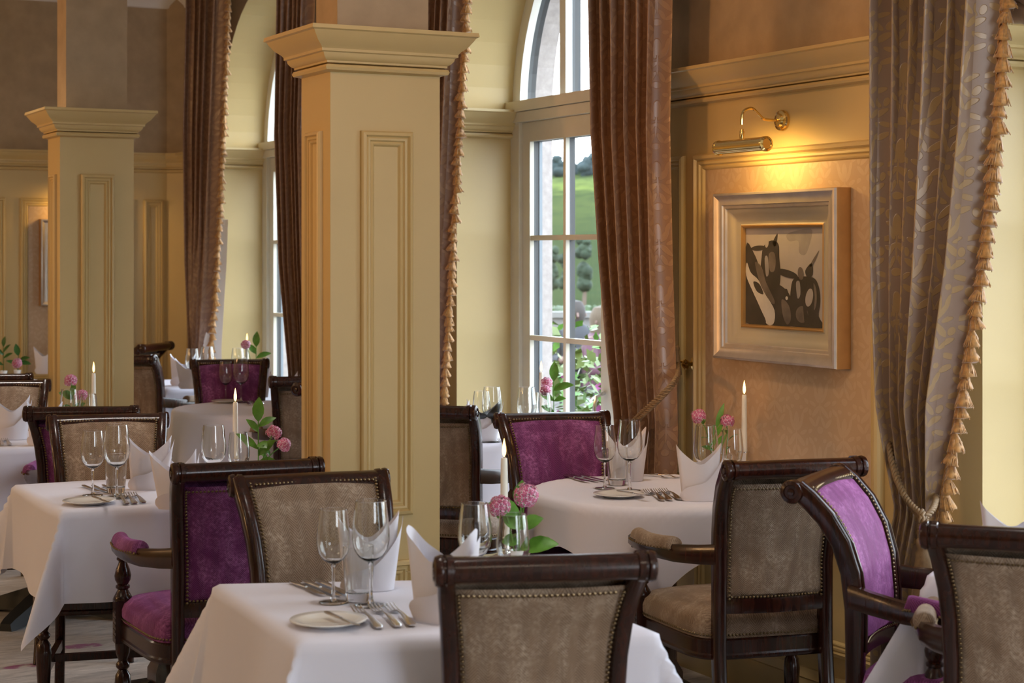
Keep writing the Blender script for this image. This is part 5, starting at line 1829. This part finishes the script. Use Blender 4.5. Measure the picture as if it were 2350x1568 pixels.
# --- near window table
napkin(6, 1108, 1013, 'standing napkin left of the purple chair', 6, 2)
napkin_top(6, 1046, 919, 'napkin tip showing above the herringbone chair', 0, 3)
wine_top(6, 1105, 899, 'shorter wine glass behind the napkin', s=.90)
wine_top(6, 1129, 889, 'taller wine glass behind the napkin', s=.98)
wine_top(6, 1209, 890, 'wine glass before the window frame', s=.98)
wine_top(6, 1246, 902, 'wine glass in front of the candle', s=.86)
lay('fork', 6, (1168, 1022), (1146, 1010), 'fork left of the purple chair')
candle(6, 1242, 855, 'lit candle before the panes')
vb = at(1268, 1000, ZT)
vase(vb, 'white posy vase on the near window table')
bloom_sprig('upper pink flower before the panes', vb + Vector((-.004, 0, .045)), pt(1255, 882, 7.6), 13, .025, 1)
bloom_sprig('lower pink flower before the panes', vb + Vector((-.008, 0, .045)), pt(1252, 898, 7.55), 14, .022, 1)
leaf_sprig('tall leafy sprig before the panes on the near window table', vb + Vector((.006, 0, .045)), .19, [(.1, -.5, .7, .05, .03), (.2, 1.0, .15, .075, .03), (.3, -.9, .5, .055, .026), (.5, .9, .25, .05, .024), (.6, -.8, .4, .06, .028), (.75, .95, .35, .085, .036), (.85, .8, .6, .05, .022), (1.0, .05, 1.5, .075, .032)], 15)
# --- round table between the columns
wine(7, 518, 921, 'small wine glass left of the tall one')
wine(7, 553, 924, 'tall wine glass before the dark purple chair', True)
tumbler(7, 551, 917, 'water tumbler behind the wine glasses')
napkin(7, 590, 912, 'standing napkin right of the wine glasses', 5, 0)
napkin_top(7, 658, 853, 'napkin tips showing above the tan chair rail', 0, 3)
plate(7, 521, 924, 'white side plate')
for k, (a, c, l) in enumerate((((578, 934), (556, 920), 'left fork of the three'), ((594, 934), (570, 918), 'middle fork of the three'), ((609, 934), (584, 917), 'right fork of the three'))):
    lay('fork', 7, a, c, l)
# --- far left table
candle(9, 14, 744, 'lit candle before the back wall')
wine_top(9, 40, 772, 'wine glass left of its twin', s=.95)
wine_top(9, 57, 770, 'wine glass right of its twin', s=.98)
napkin(9, 104, 858, 'standing napkin against the left column', 0, 1)
vb = at(8, 872, ZT)
vase(vb, 'white posy vase at the picture edge on the far left table')
leaf_sprig('dark green sprig at the left picture edge', vb + Vector((0, 0, .045)), .16, [(.3, -.8, .3, .06, .022), (.5, .8, .5, .06, .022), (.7, -.7, .7, .06, .02), (.8, .6, .7, .06, .02), (1.0, .2, 1.2, .06, .022)], 16, 'dark_leaf')
vb = at(40, 870, ZT)
vase(vb, 'second white posy vase on the far left table')
bloom_sprig('pink flower with dark leaves on the far left table', vb + Vector((0, 0, .045)), pt(39, 834, 10.9), 17, .03, 3)
leaf_sprig('drooping dark leaves beside the pink flower on the far left table', vb + Vector((.006, 0, .045)), .1, [(.4, -.9, .4, .07, .026), (.5, .95, -.05, .07, .03), (.7, .9, .3, .07, .03), (1.0, -.2, 1.3, .07, .03)], 18, 'dark_leaf')
# --- far window table
napkin(10, 418, 884, 'standing napkin left of the dark purple chair', 0, 2, 1.05)
napkin(10, 437, 892, 'second standing napkin touching the dark purple chair', 0, 3, 1.0)
wine_top(10, 441, 801, 'wine glass left, below the fringe', s=.95)
wine_top(10, 475, 796, 'wine glass right, below the fringe', s=1.0)
wine_top(10, 546, 800, 'wine glass beside the pink flower', s=.95)
candle(10, 567, 785, 'lit candle before the pale window reveal')
vb = at(585, 893, ZT)
vase(vb, 'white posy vase on the far window table')
bloom_sprig('pink flower below the candle on the far window table', vb + Vector((-.01, 0, .045)), pt(565, 793, 10.2), 19, .027, 1)
leaf_sprig('fresh green sprig on the far window table', vb + Vector((.008, 0, .045)), .2, [(.4, -.9, .4, .06, .028), (.55, .9, .2, .05, .024), (.7, .95, .35, .08, .034), (.8, -.7, .8, .07, .03), (1.0, .1, 1.5, .08, .034)], 20)
